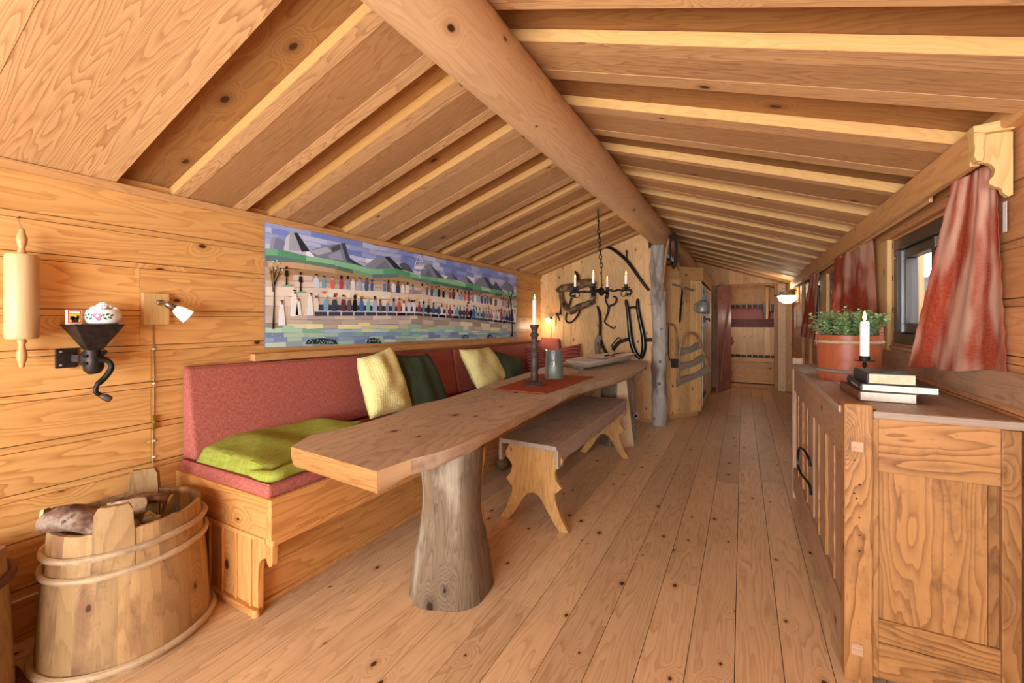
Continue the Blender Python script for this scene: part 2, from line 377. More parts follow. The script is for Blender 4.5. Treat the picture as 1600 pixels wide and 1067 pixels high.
    def grid(s, fn, nu, nv, tint=None, mi=0, smooth=True, su=1., sv=1., thick=0.):
        """surface fn(a,b) with a,b in 0..1; thick > 0 makes a closed sheet offset along its normals"""
        P = [[Vector(fn(i/nu, j/nv)) for j in range(nv+1)] for i in range(nu+1)]
        def V(i, j): return i*(nv+1)+j
        v = [P[i][j] for i in range(nu+1) for j in range(nv+1)]
        fs, uvs = [], []
        ou, ov = R.random()*10, R.random()*10
        for i in range(nu):
            for j in range(nv):
                fs.append((V(i, j), V(i+1, j), V(i+1, j+1), V(i, j+1)))
                uvs.append([(i/nu*su+ou, j/nv*sv+ov), ((i+1)/nu*su+ou, j/nv*sv+ov), ((i+1)/nu*su+ou, (j+1)/nv*sv+ov), (i/nu*su+ou, (j+1)/nv*sv+ov)])
        if thick:
            N = len(v); nv2 = []
            for i in range(nu+1):
                for j in range(nv+1):
                    a = P[min(i+1, nu)][j]-P[max(i-1, 0)][j]; b = P[i][min(j+1, nv)]-P[i][max(j-1, 0)]
                    nn = a.cross(b); nn = nn.normalized() if nn.length > 1e-9 else Vector((0, 0, 1))
                    nv2.append(P[i][j]-nn*thick)
            f2 = [tuple(k+N for k in f[::-1]) for f in fs]; u2 = [q[::-1] for q in uvs]
            edge = [V(i, 0) for i in range(nu+1)]+[V(nu, j) for j in range(1, nv+1)]+[V(i, nv) for i in range(nu-1, -1, -1)]+[V(0, j) for j in range(nv-1, 0, -1)]
            for a, b in zip(edge, edge[1:]+edge[:1]):
                f2.append((b, a, a+N, b+N)); u2.append([(ou, ov), (ou+.01, ov), (ou+.01, ov+.01), (ou, ov+.01)])
            v += nv2; fs += f2; uvs += u2
        s.add(v, fs, uvs, tint, mi, smooth)
    def build(s, name, mat, parent=None, bevel=0., auto=True, sub=0):
        me = bpy.data.meshes.new(name)
        o = Vector(parent['_o']) if parent is not None and '_o' in parent else Vector((0, 0, 0))
        me.from_pydata([tuple(Vector(p)-o) for p in s.v], [], s.f)
        me.uv_layers.new(name='UVMap'); me.attributes.new('tint', 'FLOAT_COLOR', 'CORNER')
        uvl = me.uv_layers['UVMap']; ca = me.attributes['tint']
        uvf, cf = [], []
        for f, u, t in zip(s.f, s.uv, s.tint):
            for q in u: uvf += [q[0], q[1]]
            c = (t[0], t[1], t[2], 1.)
            cf += c*len(f)
        uvl.data.foreach_set('uv', uvf); ca.data.foreach_set('color', cf)
        mats = mat if isinstance(mat, (list, tuple)) else [mat]
        for m in mats: me.materials.append(M[m] if isinstance(m, str) else m)
        me.polygons.foreach_set('material_index', s.mi); me.polygons.foreach_set('use_smooth', s.sm)
        me.update()
        ob = bpy.data.objects.new(name, me); COL.objects.link(ob)
        if any(s.sm):
            weld(ob); me.set_sharp_from_angle(angle=.75)
        if parent is not None: ob.parent = parent; ob['_o'] = tuple(o)
        if bevel:
            b = ob.modifiers.new('edge', 'BEVEL'); b.width = bevel; b.segments = 2; b.limit_method = 'ANGLE'; b.angle_limit = .7
            b.harden_normals = False
        if sub:
            b = ob.modifiers.new('smooth', 'SUBSURF'); b.levels = sub; b.render_levels = sub
        return ob
def weld(ob, d=1e-5):
    import bmesh
    bm = bmesh.new(); bm.from_mesh(ob.data); bmesh.ops.remove_doubles(bm, verts=bm.verts, dist=d)
    bmesh.ops.recalc_face_normals(bm, faces=bm.faces); bm.to_mesh(ob.data); bm.free(); return ob
def thing(name, label, cat, loc=(0, 0, 0), group=None):
    o = bpy.data.objects.new(name, None); COL.objects.link(o); o.location = loc; o['_o'] = tuple(loc)
    o.empty_display_size = .05
    o['label'] = label; o['category'] = cat
    if group: o['group'] = group
    return o
def tag(o, label, cat, group=None):
    o['label'] = label; o['category'] = cat
    if group: o['group'] = group
    return o
def struct(o): o['kind'] = 'structure'; return o
def rotm(axis, ang): return Matrix.Rotation(ang, 3, axis)
def align(d):
    return Vector((0, 0, 1)).rotation_difference(Vector(d).normalized()).to_matrix()
def spline(pts, n=6, closed=False):
    """Catmull-Rom through points of any dimension"""
    P = [Vector(p) for p in pts]; m = len(P); out = []
    rng = range(m) if closed else range(m-1)
    for i in rng:
        if closed: a, b, c, d = P[i-1], P[i], P[(i+1) % m], P[(i+2) % m]
        else: a, b, c, d = P[max(i-1, 0)], P[i], P[i+1], P[min(i+2, m-1)]
        for k in range(n):
            t = k/n
            out.append(.5*((2*b)+(c-a)*t+(2*a-5*b+4*c-d)*t*t+(3*b-a-3*c+d)*t**3))
    if not closed: out.append(P[-1])
    return out

# ------------------------------------------------------------------ room constants
XL, XR, YG, YF, YB = -2.27, .70, 5.0, 8.2, -1.5
AP, ZA, SL = -.80, 2.2, .335
def ceil_z(x): return ZA-SL*abs(x-AP)

# ================================================================== THE ROOM
def floor():
    b = MB(); b.box((XL-.3, YB-.3, -.05), (XR+.3, 10.4, -.03), mi=1)
    x = -.023-.1425*17
    while x < XR+.1:
        y = YB-R.random()*2.5
        while y < 10.2:
            L = 2.2+R.random()*2.6
            b.box((x+.0012, max(y, YB-.2), -.03), (x+.1413, min(y+L-.0012, 10.3), 0), grain=(0, 1, 0))
            y += L
        x += .1425
    return struct(b.build('floor', ['floor', 'mossdark']))
floor()

def hboards(b, x, y0, y1, zs, holes=(), side=1, th=.02, joints=()):
    """horizontal matched boards on a wall at x; holes: (ya, yb, za, zb); side=+1 faces +x"""
    for z0, z1 in zip(zs[:-1], zs[1:]):
        cuts = [y0, y1]
        for (jy, ja, jb) in joints:
            if ja <= z0 < jb and y0 < jy < y1: cuts.append(jy)
        hs = [h for h in holes if not (z1 <= h[2] or z0 >= h[3])]
        for h in hs: cuts += [h[0], h[1]]
        cuts = sorted(set(cuts)); tint = None
        for a, c in zip(cuts[:-1], cuts[1:]):
            mid = (a+c)/2
            if any(h[0] <= mid <= h[1] for h in hs):
                for h in hs:
                    if h[0] <= mid <= h[1]:
                        if h[2] > z0+.001: b.box((x, a, z0), (x-side*th, c, h[2]), (0, 1, 0))
                        if h[3] < z1-.001: b.box((x, a, h[3]), (x-side*th, c, z1), (0, 1, 0))
                continue
            t = (R.random(), R.random()*.5, 0)
            b.box((x-side*.003, a, z0+.0004), (x-side*th, c, z0+.022), (0, 1, 0), t)
            b.hexa([(x-side*th, a+.0008, z0+.022), (x, a+.0008, z0+.026), (x, c-.0008, z0+.026), (x-side*th, c-.0008, z0+.022),
                    (x-side*th, a+.0008, z1), (x, a+.0008, z1-.002), (x, c-.0008, z1-.002), (x-side*th, c-.0008, z1)][0:8], (0, 1, 0), t)
b = MB()
zsl = [0, .165, .335, .506, .679, .857, 1.017, 1.168, 1.372, 1.516, 1.70]
hboards(b, XL, YB, YG+.1, zsl, joints=[(.866, 1.0, 1.36), (.905, .3, 1.0), (4.42, .9, 1.3), (3.1, 0, .2)])
b.box((XL-.02, YB, -.03), (XL-.1, 10.4, 2.0), (0, 1, 0), (.4, .2, 0))
struct(b.build('wall_left', 'wall'))
b = MB(); b.box((XL, YB, 1.678), (XL+.022, YG, 1.712), (0, 1, 0), (.5, .3, 0))
struct(b.build('trim_1', 'trim', bevel=.003))
b = MB()     # rail above the sofa back, sagging a little towards the far end
za, zb = .955, .915
b.hexa([(XL, 1.33, za-.02), (XL+.045, 1.33, za-.02), (XL+.045, 5, zb-.02), (XL, 5, zb-.02),
        (XL, 1.33, za+.018), (XL+.045, 1.33, za+.018), (XL+.045, 5, zb+.018), (XL, 5, zb+.018)], (0, 1, 0), (.6, .3, 0))
struct(b.build('trim_2', 'trim', bevel=.003))

# vertical boards with a narrow bead between them
def vboards(b, x0, x1, ax, ztop, zbot=0., pitch=(.095, .12), th=.02, jit=R):
    x = x0
    while x < x1-.005:
        w = min(jit.uniform(*pitch), x1-x)
        if x1-(x+w) < .03: w = x1-x
        t = (jit.random(), jit.random()*.5, 0)
        for (a, c, d) in ((x+.0007, x+w-.018, 0.), (x+w-.018, x+w-.0007, .004)):
            if c-a < .002: continue
            za_, zc_ = (ztop(a), ztop(c)) if callable(ztop) else (ztop, ztop)
            P = []
            for zz in (0, 1):
                for (q, dd) in ((a, d), (c, d), (c, th), (a, th)):
                    z = zbot if zz == 0 else (za_ if q == a else zc_)
                    P.append(ax(q, dd, z))
            b.hexa(P, (0, 0, 1), t)
        x += w
b = MB()
vboards(b, XL, -.84, lambda q, d, z: (q, YG+d, z), lambda x: ceil_z(x)+.02)
b.box((XL, YG+.02, 0), (-.84, YG+.06, 1.6), tint=(.3, .3, 0))
struct(b.build('wall_partition', 'gable'))
b = MB(); b.box((XL+.5, YG-.013, 0), (-.87, YG, .028), tint=(.7, 0, 0))
struct(b.build('baseboard_partition', 'pinpine', bevel=.002))

# ceiling: wide boards fixed over the gaps of an upper layer
def ceiling(side, name):
    b = MB()
    def P(s, y, d):       # s distance down the slope from the ridge, d height above the lower face
        c = 1/math.sqrt(1+SL*SL)
        return (AP+side*(s*c+d*SL*c), y, ZA-s*SL*c+d*c)
    S = 1.75
    def slab(y0, y1, d0, d1, mi, t):
        q = [P(0 if mi == 1 else .0, y0, d0), P(S, y0, d0), P(S, y1, d0), P(0, y1, d0), P(0, y0, d1), P(S, y0, d1), P(S, y1, d1), P(0, y1, d1)]
        v = [Vector(k) for k in q]; g = (v[1]-v[0]).normalized()
        b.hexa(v, g, t, mi)
    ys = {-1: [-1.55, -1.05, -.6, -.15, .28, .98, 1.43, 1.93, 2.46, 2.96, 3.45, 3.95, 4.42, 4.88],
          1: [-1.55, -1.05, -.6, -.1, .4, .9, 1.40, 1.93, 2.54, 3.03, 3.52, 3.98, 4.45, 4.92]}[side]
    y = 5.4
    while y < 10.2: ys.append(y); y += .49
    for i, y in enumerate(ys):
        w = {-1: {4: .50, 6: .325, 7: .35, 8: .38}, 1: {6: .28, 7: .37, 8: .33}}[side].get(i, .32)
        e1, e2 = w*R.uniform(.16, .3), w*R.uniform(.16, .3); tb_ = R.random(); hb_ = .35+R.random()*.75
        slab(y, y+e1, 0, .042, 0, (tb_*.6+.3, R.random()*.3, 0)); slab(y+e1+.0006, y+w-e2, .0012, .042, 0, (tb_, hb_, 0)); slab(y+w-e2+.0006, y+w, 0, .042, 0, (tb_*.6+.3, R.random()*.35, 0))
        # near edge face in pale sapwood, the light it catches put into the colour
        d = .0015
        q = [P(0, y-d, .001), P(S, y-d, .001), P(S, y, .001), P(0, y, .001), P(0, y-d, .041), P(S, y-d, .041), P(S, y, .041), P(0, y, .041)]
        v = [Vector(k) for k in q]; b.hexa(v, (v[1]-v[0]).normalized(), (R.random(), 0 if side > 0 else .85+R.random()*.6, 0), 2)
        nx = ys[i+1] if i+1 < len(ys) else y+.5
        slab(y+w-.04, nx+.04, .043, .075, 1, (R.random(), .1+R.random()*.5, 0))
    return struct(b.build(name, ['ceil_low', 'ceil_up', 'ceil_edge']))
ceiling(-1, 'ceiling_left'); ceiling(1, 'ceiling_right')

# ridge log and its post
def wobble(pts, r, amp, fr, seed):
    return [r*(1+amp*mnoise.noise(Vector((i*fr, seed, 0)))) for i in range(len(pts))]
b = MB()
pts = [(AP-.008+.012*mnoise.noise(Vector((y*.7, 3, 0))), y, 2.085+.008*mnoise.noise(Vector((y*.6, 9, 0)))) for y in [YB+.25*i for i in range(40)]]
b.tube(pts, wobble(pts, .122, .05, .35, 4), 28, (.5, .1, 0))
struct(b.build('ridge_beam', 'log'))
b = MB()
pts, rad = [], []
for i in range(41):
    z = i*.05*.985
    pts.append((-.815+.012*math.sin(z*2.3)+.006*math.sin(z*7), 4.93, z))
    rr = .078-.004*z/2
    for (kz, ka) in ((.62, .012), (.3, .012), (1.42, .02), (.82, .01), (.1, .012), (1.75, .012)):
        rr += ka*math.exp(-((z-kz)/.035)**2)
    rad.append(rr)
b.tube(pts, rad, 24, (.5, 0, 0))
post = struct(b.build('log_post', 'bark'))
for p in post.data.vertices:
    n = mnoise.noise(Vector((p.co.x*14, p.co.y*14, p.co.z*5)))
    d = Vector((p.co.x+.815, p.co.y-4.93, 0)); p.co += d*(n*.16)
b = MB()
for (a, z, r) in ((-.2, .60, .019), (-.35, .30, .017), (.1, .78, .02), (-1.2, .70, .018), (-1.3, .46, .016), (-1.0, 1.05, .015), (-.15, 1.44, .024), (-1.9, .08, .018)):
    c = Vector((-.815+.072*math.cos(a), 4.93+.072*math.sin(a), z))
    b.lathe([(0, -.01), (r*1.2, -.005), (r, .012), (r*.55, .02), (0, .021)], c, 12, align((math.cos(a), math.sin(a), .1)), tint=(.6, 0, 0))
kn = b.build('knot', 'oldgrey', post)

# right wall with three openings
W1, W2, W3 = (1.99, 2.955, 1.03, 1.565), (3.86, 4.83, 1.03, 1.565), (5.35, 5.72, 1.03, 1.565)
b = MB()
zsr = [0, .17, .34, .51, .68, .85, 1.02, 1.19, 1.36, 1.53, 1.73]
hboards(b, XR, YB, YF, zsr, holes=(W1, W2, W3), side=-1, joints=[(6.6, 0, 2)])
for h0, h1 in ((YB, W1[0]), (W1[1], W2[0]), (W2[1], W3[0]), (W3[1], 10.4)):
    b.box((XR+.02, h0, -.03), (XR+.13, h1, 1.9), (0, 1, 0), (.3, .3, 0))
for w in (W1, W2, W3):
    b.box((XR+.02, w[0], -.03), (XR+.13, w[1], w[2]), (0, 1, 0), (.3, .3, 0))
    b.box((XR+.02, w[0], w[3]), (XR+.13, w[1], 1.9), (0, 1, 0), (.3, .3, 0))
struct(b.build('wall_right', 'rwall'))

def window(i, w, half=True):
    y0, y1, z0, z1 = w
    root = bpy.data.objects.new('window_%d' % i, None); COL.objects.link(root); root.location = (XR, y0, z0); root['_o'] = (XR, y0, z0); struct(root)
    x0 = XR+.005
    def ring(b, a0, a1, c0, c1, t, xa, xb, mi=0):
        b.box((xa, a0, c0), (xb, a1, c0+t), (0, 1, 0), (.5, 0, 0), mi); b.box((xa, a0, c1-t), (xb, a1, c1), (0, 1, 0), (.5, 0, 0), mi)
        b.box((xa, a0, c0+t), (xb, a0+t, c1-t), (0, 0, 1), (.5, 0, 0), mi); b.box((xa, a1-t, c0+t), (xb, a1, c1-t), (0, 0, 1), (.5, 0, 0), mi)
    b = MB(); ring(b, y0, y1, z0, z1, .052, x0, x0+.09); b.build('window_frame', 'brownframe', root, bevel=.003)
    n = 2 if half and y1-y0 > .6 else 1
    a, c = y0+.052, y1-.052; st = (c-a)/n
    for k in range(n):
        ya, yb = a+k*st+.004, a+(k+1)*st-.004
        b = MB(); ring(b, ya, yb, z0+.056, z1-.056, .045, x0+.022, x0+.075)
        sash = b.build('sash', 'brownframe', root, bevel=.004)
        b = MB(); b.box((x0+.016, ya-.004, z0+.056), (x0+.024, ya+.004, z1-.056)); b.box((x0+.016, yb-.004, z0+.056), (x0+.024, yb+.004, z1-.056))
        b.build('seal_strip', 'chrome', sash)
        b = MB(); b.box((x0+.045, ya+.04, z0+.096), (x0+.05, yb-.04, z1-.096)); b.build('glass', 'pane', sash)
    b = MB()
    for (yy, zz) in ((y1-.026, z0+.07), (y1-.026, z1-.09), (y0+.026, z0+.07), (y0+.026, z1-.09)):
        b.lathe([(0, 0), (.011, 0), (.011, .003), (0, .005)], (x0, yy, zz), 14, align((-1, 0, 0)))
    b.build('cover_cap', 'chrome', root)
    return root
window(1, W1); window(2, W2); window(3, W3)
# pine boards between the windows, header and sill
b = MB(); b.box((XR-.022, W1[1]+.002, .99), (XR, 3.225, 1.60), (0, 0, 1), (.8, 0, 0)); struct(b.build('trim_3', 'pinpine', bevel=.003))
b = MB(); b.box((XR-.022, W2[1]+.002, .99), (XR, 5.20, 1.60), (0, 0, 1), (.7, 0, 0)); struct(b.build('trim_4', 'pinpine', bevel=.003))
b = MB(); b.box((XR-.03, 5.9, .0), (XR, 6.05, 1.62), (0, 0, 1), (.4, .3, 0)); b.box((XR-.03, 6.6, .0), (XR, 6.75, 1.66), (0, 0, 1), (.4, .4, 0)); struct(b.build('trim_5', 'rwall', bevel=.003))
b = MB(); b.box((XR-.014, 1.95, .998), (XR+.003, 5.2, 1.018), (0, 1, 0), (.5, .1, 0)); b.box((XR-.008, YB, .895), (XR, 5.3, .998), (0, 1, 0), (.3, .2, 0)); struct(b.build('trim_6', 'side_front', bevel=.004))
b = MB(); b.box((XR-.03, 1.82, 1.575), (XR, 6.0, 1.61), (0, 1, 0), (.5, .2, 0)); b.box((XR-.035, 1.82, 1.61), (XR, 6.0, 1.72), (0, 1, 0), (.2, .5, 0)); struct(b.build('trim_7', 'rwall', bevel=.003))
# pelmet board and the top log behind it
b = MB(); b.box((.605, 1.795, 1.612), (.628, 6.1, ceil_z(.61)-.004), (0, 1, 0), (.6, .35, 0)); b.box((.628, 2.2, 1.60), (.64, 6.1, 1.625), (0, 1, 0), (.4, .1, 0))
struct(b.build('trim_8', 'trim', bevel=.003))
b = MB(); b.box((.655, YB, 1.70), (XR+.1, 10.2, 1.84), (0, 1, 0), (.5, .4, 0)); b.box((.61, 6.1, 1.60), (.66, 8.2, 1.70), (0, 1, 0), (.8, 0, 0))
struct(b.build('trim_9', 'trim', bevel=.008))

# wall behind the camera; its wide opening is unseen, added to let fill light in
b = MB(); RW = (-2.05, .5, .35, 1.62)
def rear(a, c): b.box(a, c, (1, 0, 0))
rear((XL-.1, YB-.1, 0), (XR+.1, YB, RW[2])); rear((XL-.1, YB-.1, RW[2]), (RW[0], YB, 1.9)); rear((RW[1], YB-.1, RW[2]), (XR+.1, YB, 1.9))
P = [(XL-.1, RW[3]), (XR+.1, RW[3]), (XR+.1, 1.75), (AP, 2.35), (XL-.1, 1.75)]
b.prism(P, lambda x, z, c: (x, c, z), YB-.1, YB)
struct(b.build('wall_rear', 'wall'))

# far wall, doorway, inner room
b = MB()
vboards(b, -.905, -.20, lambda q, d, z: (q, YF+d, z), lambda x: ceil_z(x)+.02)
vboards(b, -.20, .505, lambda q, d, z: (q, YF+d, z), lambda x: ceil_z(x)+.02, 1.735)
vboards(b, .505, XR, lambda q, d, z: (q, YF+d, z), lambda x: ceil_z(x)+.02)
b.box((-.905, YF+.02, 1.75), (XR, YF+.06, 1.80), tint=(.2, .5, 0))
struct(b.build('wall_far', 'gable'))
b = MB(); b.box((.507, YF-.03, 0), (.618, YF, 1.73), (0, 0, 1), (.7, .3, 0)); struct(b.build('trim_10', 'knotty', bevel=.003))
b = MB(); b.box((.46, YF-.06, 0), (.505, YF+.07, 1.735), (0, 0, 1), (.2, .6, 0)); b.box((-.215, YF-.01, 0), (-.17, YF+.07, 1.735), (0, 0, 1), (.2, .6, 0)); b.box((-.215, YF-.01, 1.72), (.505, YF+.07, 1.755), (1, 0, 0), (.2, .6, 0))
b.box((-.17, YF, 0), (.46, YF+.07, .02), (1, 0, 0), (.3, .6, 0)); struct(b.build('trim_11', 'rwall', bevel=.003))
b = MB()
vboards(b, -1.2, XR, lambda q, d, z: (q, 10.25+d, z), lambda x: ceil_z(x)+.02)
struct(b.build('wall_back', 'knotty'))
b = MB(); hboards(b, -1.1, YF+.07, 10.25, zsr, side=1); b.box((-1.12, YF+.07, 0), (-1.2, 10.3, 2.2)); struct(b.build('wall_side', 'wall'))
b = MB(); b.box((XR-.004, 8.27, 0), (XR+.02, 10.3, 1.8), (0, 1, 0)); struct(b.build('wall_east', 'rwall'))

# outdoor cladded wall seen through the panes
b = MB()
def axo(q, d, z): return (2.3+d, q, z)
vboards(b, 0, 9, axo, 3.4, -.3, pitch=(.13, .15))
b.box((-0.3+1.1, -2, -.35), (4, 11, -.30), tint=(.5, 0, 0))
struct(b.build('wall_outside', 'cladding'))
b = MB(); b.box((1.05, 2.85, -.3), (1.17, 2.97, 2.3), (0, 0, 1), (.8, 0, 0)); b.box((1.05, 4.9, -.3), (1.17, 5.02, 2.3), (0, 0, 1), (.8, 0, 0)); struct(b.build('trim_12', 'pinpine', bevel=.004))

# low ceiling closure above the right/left wall tops
# ================================================================== BUILT-IN SOFA BENCH
t = thing('sofa_bench', 'long pine bench built in under the patchwork wall hanging', 'bench', (-1.9, 3, 0))
SY0, SY1 = 1.0, 4.97
b = MB()
b.box((-1.59, SY0-.004, .315), (-1.565, SY1, .468), (0, 1, 0), (.5, .3, 0)); b.box((-1.60, SY0-.004, .296), (-1.553, SY1, .318), (0, 1, 0), (.9, 0, 0))
b.build('front_board', 'bench', t, bevel=.004)
b = MB(); b.box((XL+.002, SY0-.004, .315), (-1.5905, SY0+.018, .468), (1, 0, 0), (.2, .5, 0)); b.box((XL+.002, SY0-.008, .296), (-1.6005, SY0+.018, .314), (1, 0, 0), (.4, .3, 0))
b.build('end_board', 'bench', t, bevel=.004)
b = MB(); b.box((XL+.002, SY0+.02, .40), (-1.592, SY1, .425), (0, 1, 0)); b.build('seat_board', 'bench', t)
b = MB()
for (z0, z1) in ((.005, .15), (.151, .30)): b.box((-1.725, SY0+.04, z0), (-1.705, SY1, z1), (0, 1, 0))
b.box((-1.705, SY0+.04, 0), (-1.693, SY1, .018), (0, 1, 0)); b.build('base_panel', 'bench', t, bevel=.002)
b = MB()
prof = [(-2.25, .0), (-1.665, .0), (-1.662, .17), (-1.655, .205), (-1.635, .225), (-1.612, .235), (-1.605, .215), (-1.59, .205), (-1.575, .215), (-1.572, .30), (-2.25, .30)]
b.prism(prof, lambda x, z, c: (x, c, z), SY0+.006, SY0+.03, grain=1)
for i in range(6):
    x = -2.2+i*.098
    b.box((x, SY0-.002, .02), (x+.012, SY0+.007, .297), (0, 0, 1), (.9, 0, 0))
b.box((XL+.004, SY0-.012, 0), (-1.66, SY0+.006, .028), (1, 0, 0), (.2, .5, 0))
b.build('end_panel', 'bench', t, bevel=.002)
b = MB(); b.lathe([(0, 0), (.016, 0), (.018, .012), (.012, .026), (0, .028)], (-1.665, SY0, 0), 14); b.build('foot', 'bench', t)

def cushion_block(name, P, mat, label, cat, group=None, rnd=.02):
    """P: 8 corners like hexa, as a soft rounded slab with piping"""
    c = sum((Vector(p) for p in P), Vector())/8
    t = thing(name, label, cat, (c.x, c.y, min(p[2] for p in P)), group)
    b = MB(); b.hexa(P, tint=(.5, 0, 0)); ob = b.build('cover', mat, t)
    import bmesh
    bm = bmesh.new(); bm.from_mesh(ob.data); bmesh.ops.remove_doubles(bm, verts=bm.verts, dist=1e-5); bm.to_mesh(ob.data); bm.free()
    m = ob.modifiers.new('round', 'BEVEL'); m.width = rnd; m.segments = 4; m.limit_method = 'NONE'; m.use_clamp_overlap = True
    for p in ob.data.polygons: p.use_smooth = True
    b = MB(); q = [Vector(p) for p in P]; cc = c
    def inn(p): p = Vector(p); return p+(cc-p).normalized()*rnd*.55
    for ids in ((4, 5, 6, 7),):
        L = [inn(q[i]) for i in ids]; pts = []
        for i in range(4):
            for k in range(10): pts.append(L[i].lerp(L[(i+1) % 4], k/10))
        b.tube(pts, .0032, 6, (.5, 0, 0), closed=True)
    b.build('piping', mat, t)
    return t
for k, (y0, y1, lb) in enumerate(((SY0+.008, 3.02, 'rose red seat cushion carrying the folded lime blanket'), (3.03, 4.94, 'rose red seat cushion of the far end of the bench, behind the candlestick'))):
    cushion_block('seat_cushion', [(XL+.01, y0, .432), (-1.60, y0, .432), (-1.60, y1, .432), (XL+.01, y1, .432), (XL+.01, y0, .513), (-1.60, y0, .513), (-1.60, y1, .513), (XL+.01, y1, .513)], 'rosefab', lb, 'cushion', rnd=.014)
def backc(y0, y1, zt0, zt1, lb):
    x = XL+.012
    cushion_block('back_cushion', [(x, y0, .52), (-2.15, y0, .52), (-2.15, y1, .52), (x, y1, .52), (x, y0, zt0), (-2.215, y0, zt0), (-2.215, y1, zt1), (x, y1, zt1)], 'rosefab', lb, 'cushion', rnd=.018)
backc(1.015, 3.035, .935, .895, 'long rose red back cushion behind the lime blanket and the near yellow pillow')
backc(3.05, 4.86, .895, .875, 'shorter rose red back cushion behind the far yellow and green pillows')
cushion_block('back_cushion', [(-2.26, 4.86, .52), (-1.95, 4.86, .52), (-1.95, 4.98, .52), (-2.26, 4.98, .52), (-2.26, 4.92, .93), (-1.99, 4.92, .92), (-1.99, 4.985, .92), (-2.26, 4.985, .93)], 'rosefab',
              'narrow rose red back cushion standing in the far corner against the gable wall', 'cushion', rnd=.018)

def pillow(name, C, thick, mat, label, group=None, su=1., sag=.12, curve=0.):
    """C: BL, BR, TR, TL corner points"""
    BL, BR, TR, TL = [Vector(c) for c in C]
    nrm = ((BR-BL).cross(TL-BL)).normalized(); w = (BR-BL).length; h = (TL-BL).length
    cen = (BL+BR+TR+TL)/4
    N = 22
    b = MB()
    def surf(sg):
        def fn(a, c):
            pa = a*2-1; pc = c*2-1
            # pinch the edges in between the corners
            ins = .055
            ax_ = pa*(1-ins*(1-pc*pc)); cx_ = pc*(1-ins*(1-pa*pa))
            A, B2 = (ax_+1)/2, (cx_+1)/2
            p = BL*(1-A)*(1-B2)+BR*A*(1-B2)+TR*A*B2+TL*(1-A)*B2
            e = max(0., (1-pa**2)*(1-pc**2))
            puff = thick/2*(e**.38)
            n2 = mnoise.noise(Vector((pa*1.6+cen.y*5, pc*1.6, cen.z*9)))*.18*thick*min(1, e*3)
            return p+nrm*(sg*puff+n2)
        return fn
    b.grid(surf(1), N, N, (.5, 0, 0), su=w*su, sv=h*su)
    f2 = surf(-1); b.grid(lambda a, c: f2(1-a, c), N, N, (.5, 0, 0), su=w*su, sv=h*su)
    ob = b.build(name, mat)
    tag(ob, label, 'pillow', group)
    return ob
gp = 'throw pillows along the sofa bench'
pillow('pillow', [G(578, 655, x=-1.93), G(645, 641, x=-1.95), G(611, 541, x=-2.06), G(558, 560, x=-2.06)], .15, 'yellow', 'yellow ribbed pillow nearest the lime blanket, in front of the first back cushion', gp)
pillow('pillow', [G(640, 652, x=-1.95), G(706, 640, x=-1.97), G(668, 552, x=-2.08), G(618, 554, x=-2.10)], .15, 'green', 'dark green pillow leaning right behind the nearest yellow pillow', gp)
pillow('pillow', [G(748, 612, x=-1.93), G(797, 602, x=-1.95), G(763, 542, x=-2.07), G(717, 546, x=-2.08)], .15, 'yellow', 'yellow ribbed pillow farther down the bench, near the cushion seam', gp)
pillow('pillow', [G(786, 612, x=-1.90), G(824, 600, x=-1.92), G(812, 560, x=-2.05), G(762, 545, x=-2.08)], .15, 'green', 'dark green pillow slumped just left of the dark candlestick', gp)
pillow('pillow', [G(826, 603, x=-1.95), G(866, 600, x=-1.80), G(856, 548, x=-2.02), G(820, 541, x=-2.14)], .13, 'redstripe', 'red striped pillow in the far corner behind the candlestick and glass lantern', gp)
pillow('pillow', [G(863, 572, y=4.80), G(907, 566, y=4.80), G(908, 537, y=4.93), G(862, 548, y=4.93)], .11, 'redstripe', 'red striped pillow flat against the vertical gable boards behind the trough', gp)

# folded blanket
P00, P10, P01, P11 = G(311, 700, z=.575), G(424, 738, z=.55), G(440, 648, z=.615), G(570, 655, z=.575)
def bl(a, c):
    p = P00*(1-a)*(1-c)+P10*a*(1-c)+P01*(1-a)*c+P11*a*c
    e = min(1, min(a, 1-a, c, 1-c)*20); e = math.sqrt(max(0, 1-(1-e)**2))
    bulge = .018*mnoise.noise(Vector((a*3, c*4, 1)))+.012*math.sin(c*5+a*2)
    z = .517+(p.z-.517)*e+bulge*e
    cc = (P00+P10+P01+P11)/4
    q = p.lerp(cc, -.03*(1-e)); 
    return Vector((max(q.x, -2.155-.06*max(0, z-.52)/.4), q.y, z))
b = MB(); b.grid(bl, 36, 36, (.5, 0, 0), su=.5, sv=.7)
b.grid(lambda a, c: Vector((bl(1-a, c).x, bl(1-a, c).y, .516)), 10, 10, (.5, 0, 0))
tb = thing('blanket', 'lime green wool blanket folded on the near end of the seat', 'blanket', (-1.95, 1.3, .516))
b.build('folded_wool', 'lime', tb)
b = MB()   # rolled front fold
pf = [G(u, v, z=z) for u, v, z in ((392, 738, .545), (425, 744, .545), (455, 733, .548), (490, 722, .548), (530, 712, .548))]
b.tube(spline(pf, 5), [.012, .018, .022, .025]+[.027]*13+[.026, .024, .02, .012][:4], 14, (.5, 0, 0), flat=.8, up=(0, 0, 1))
b.build('front_fold', 'lime', tb)

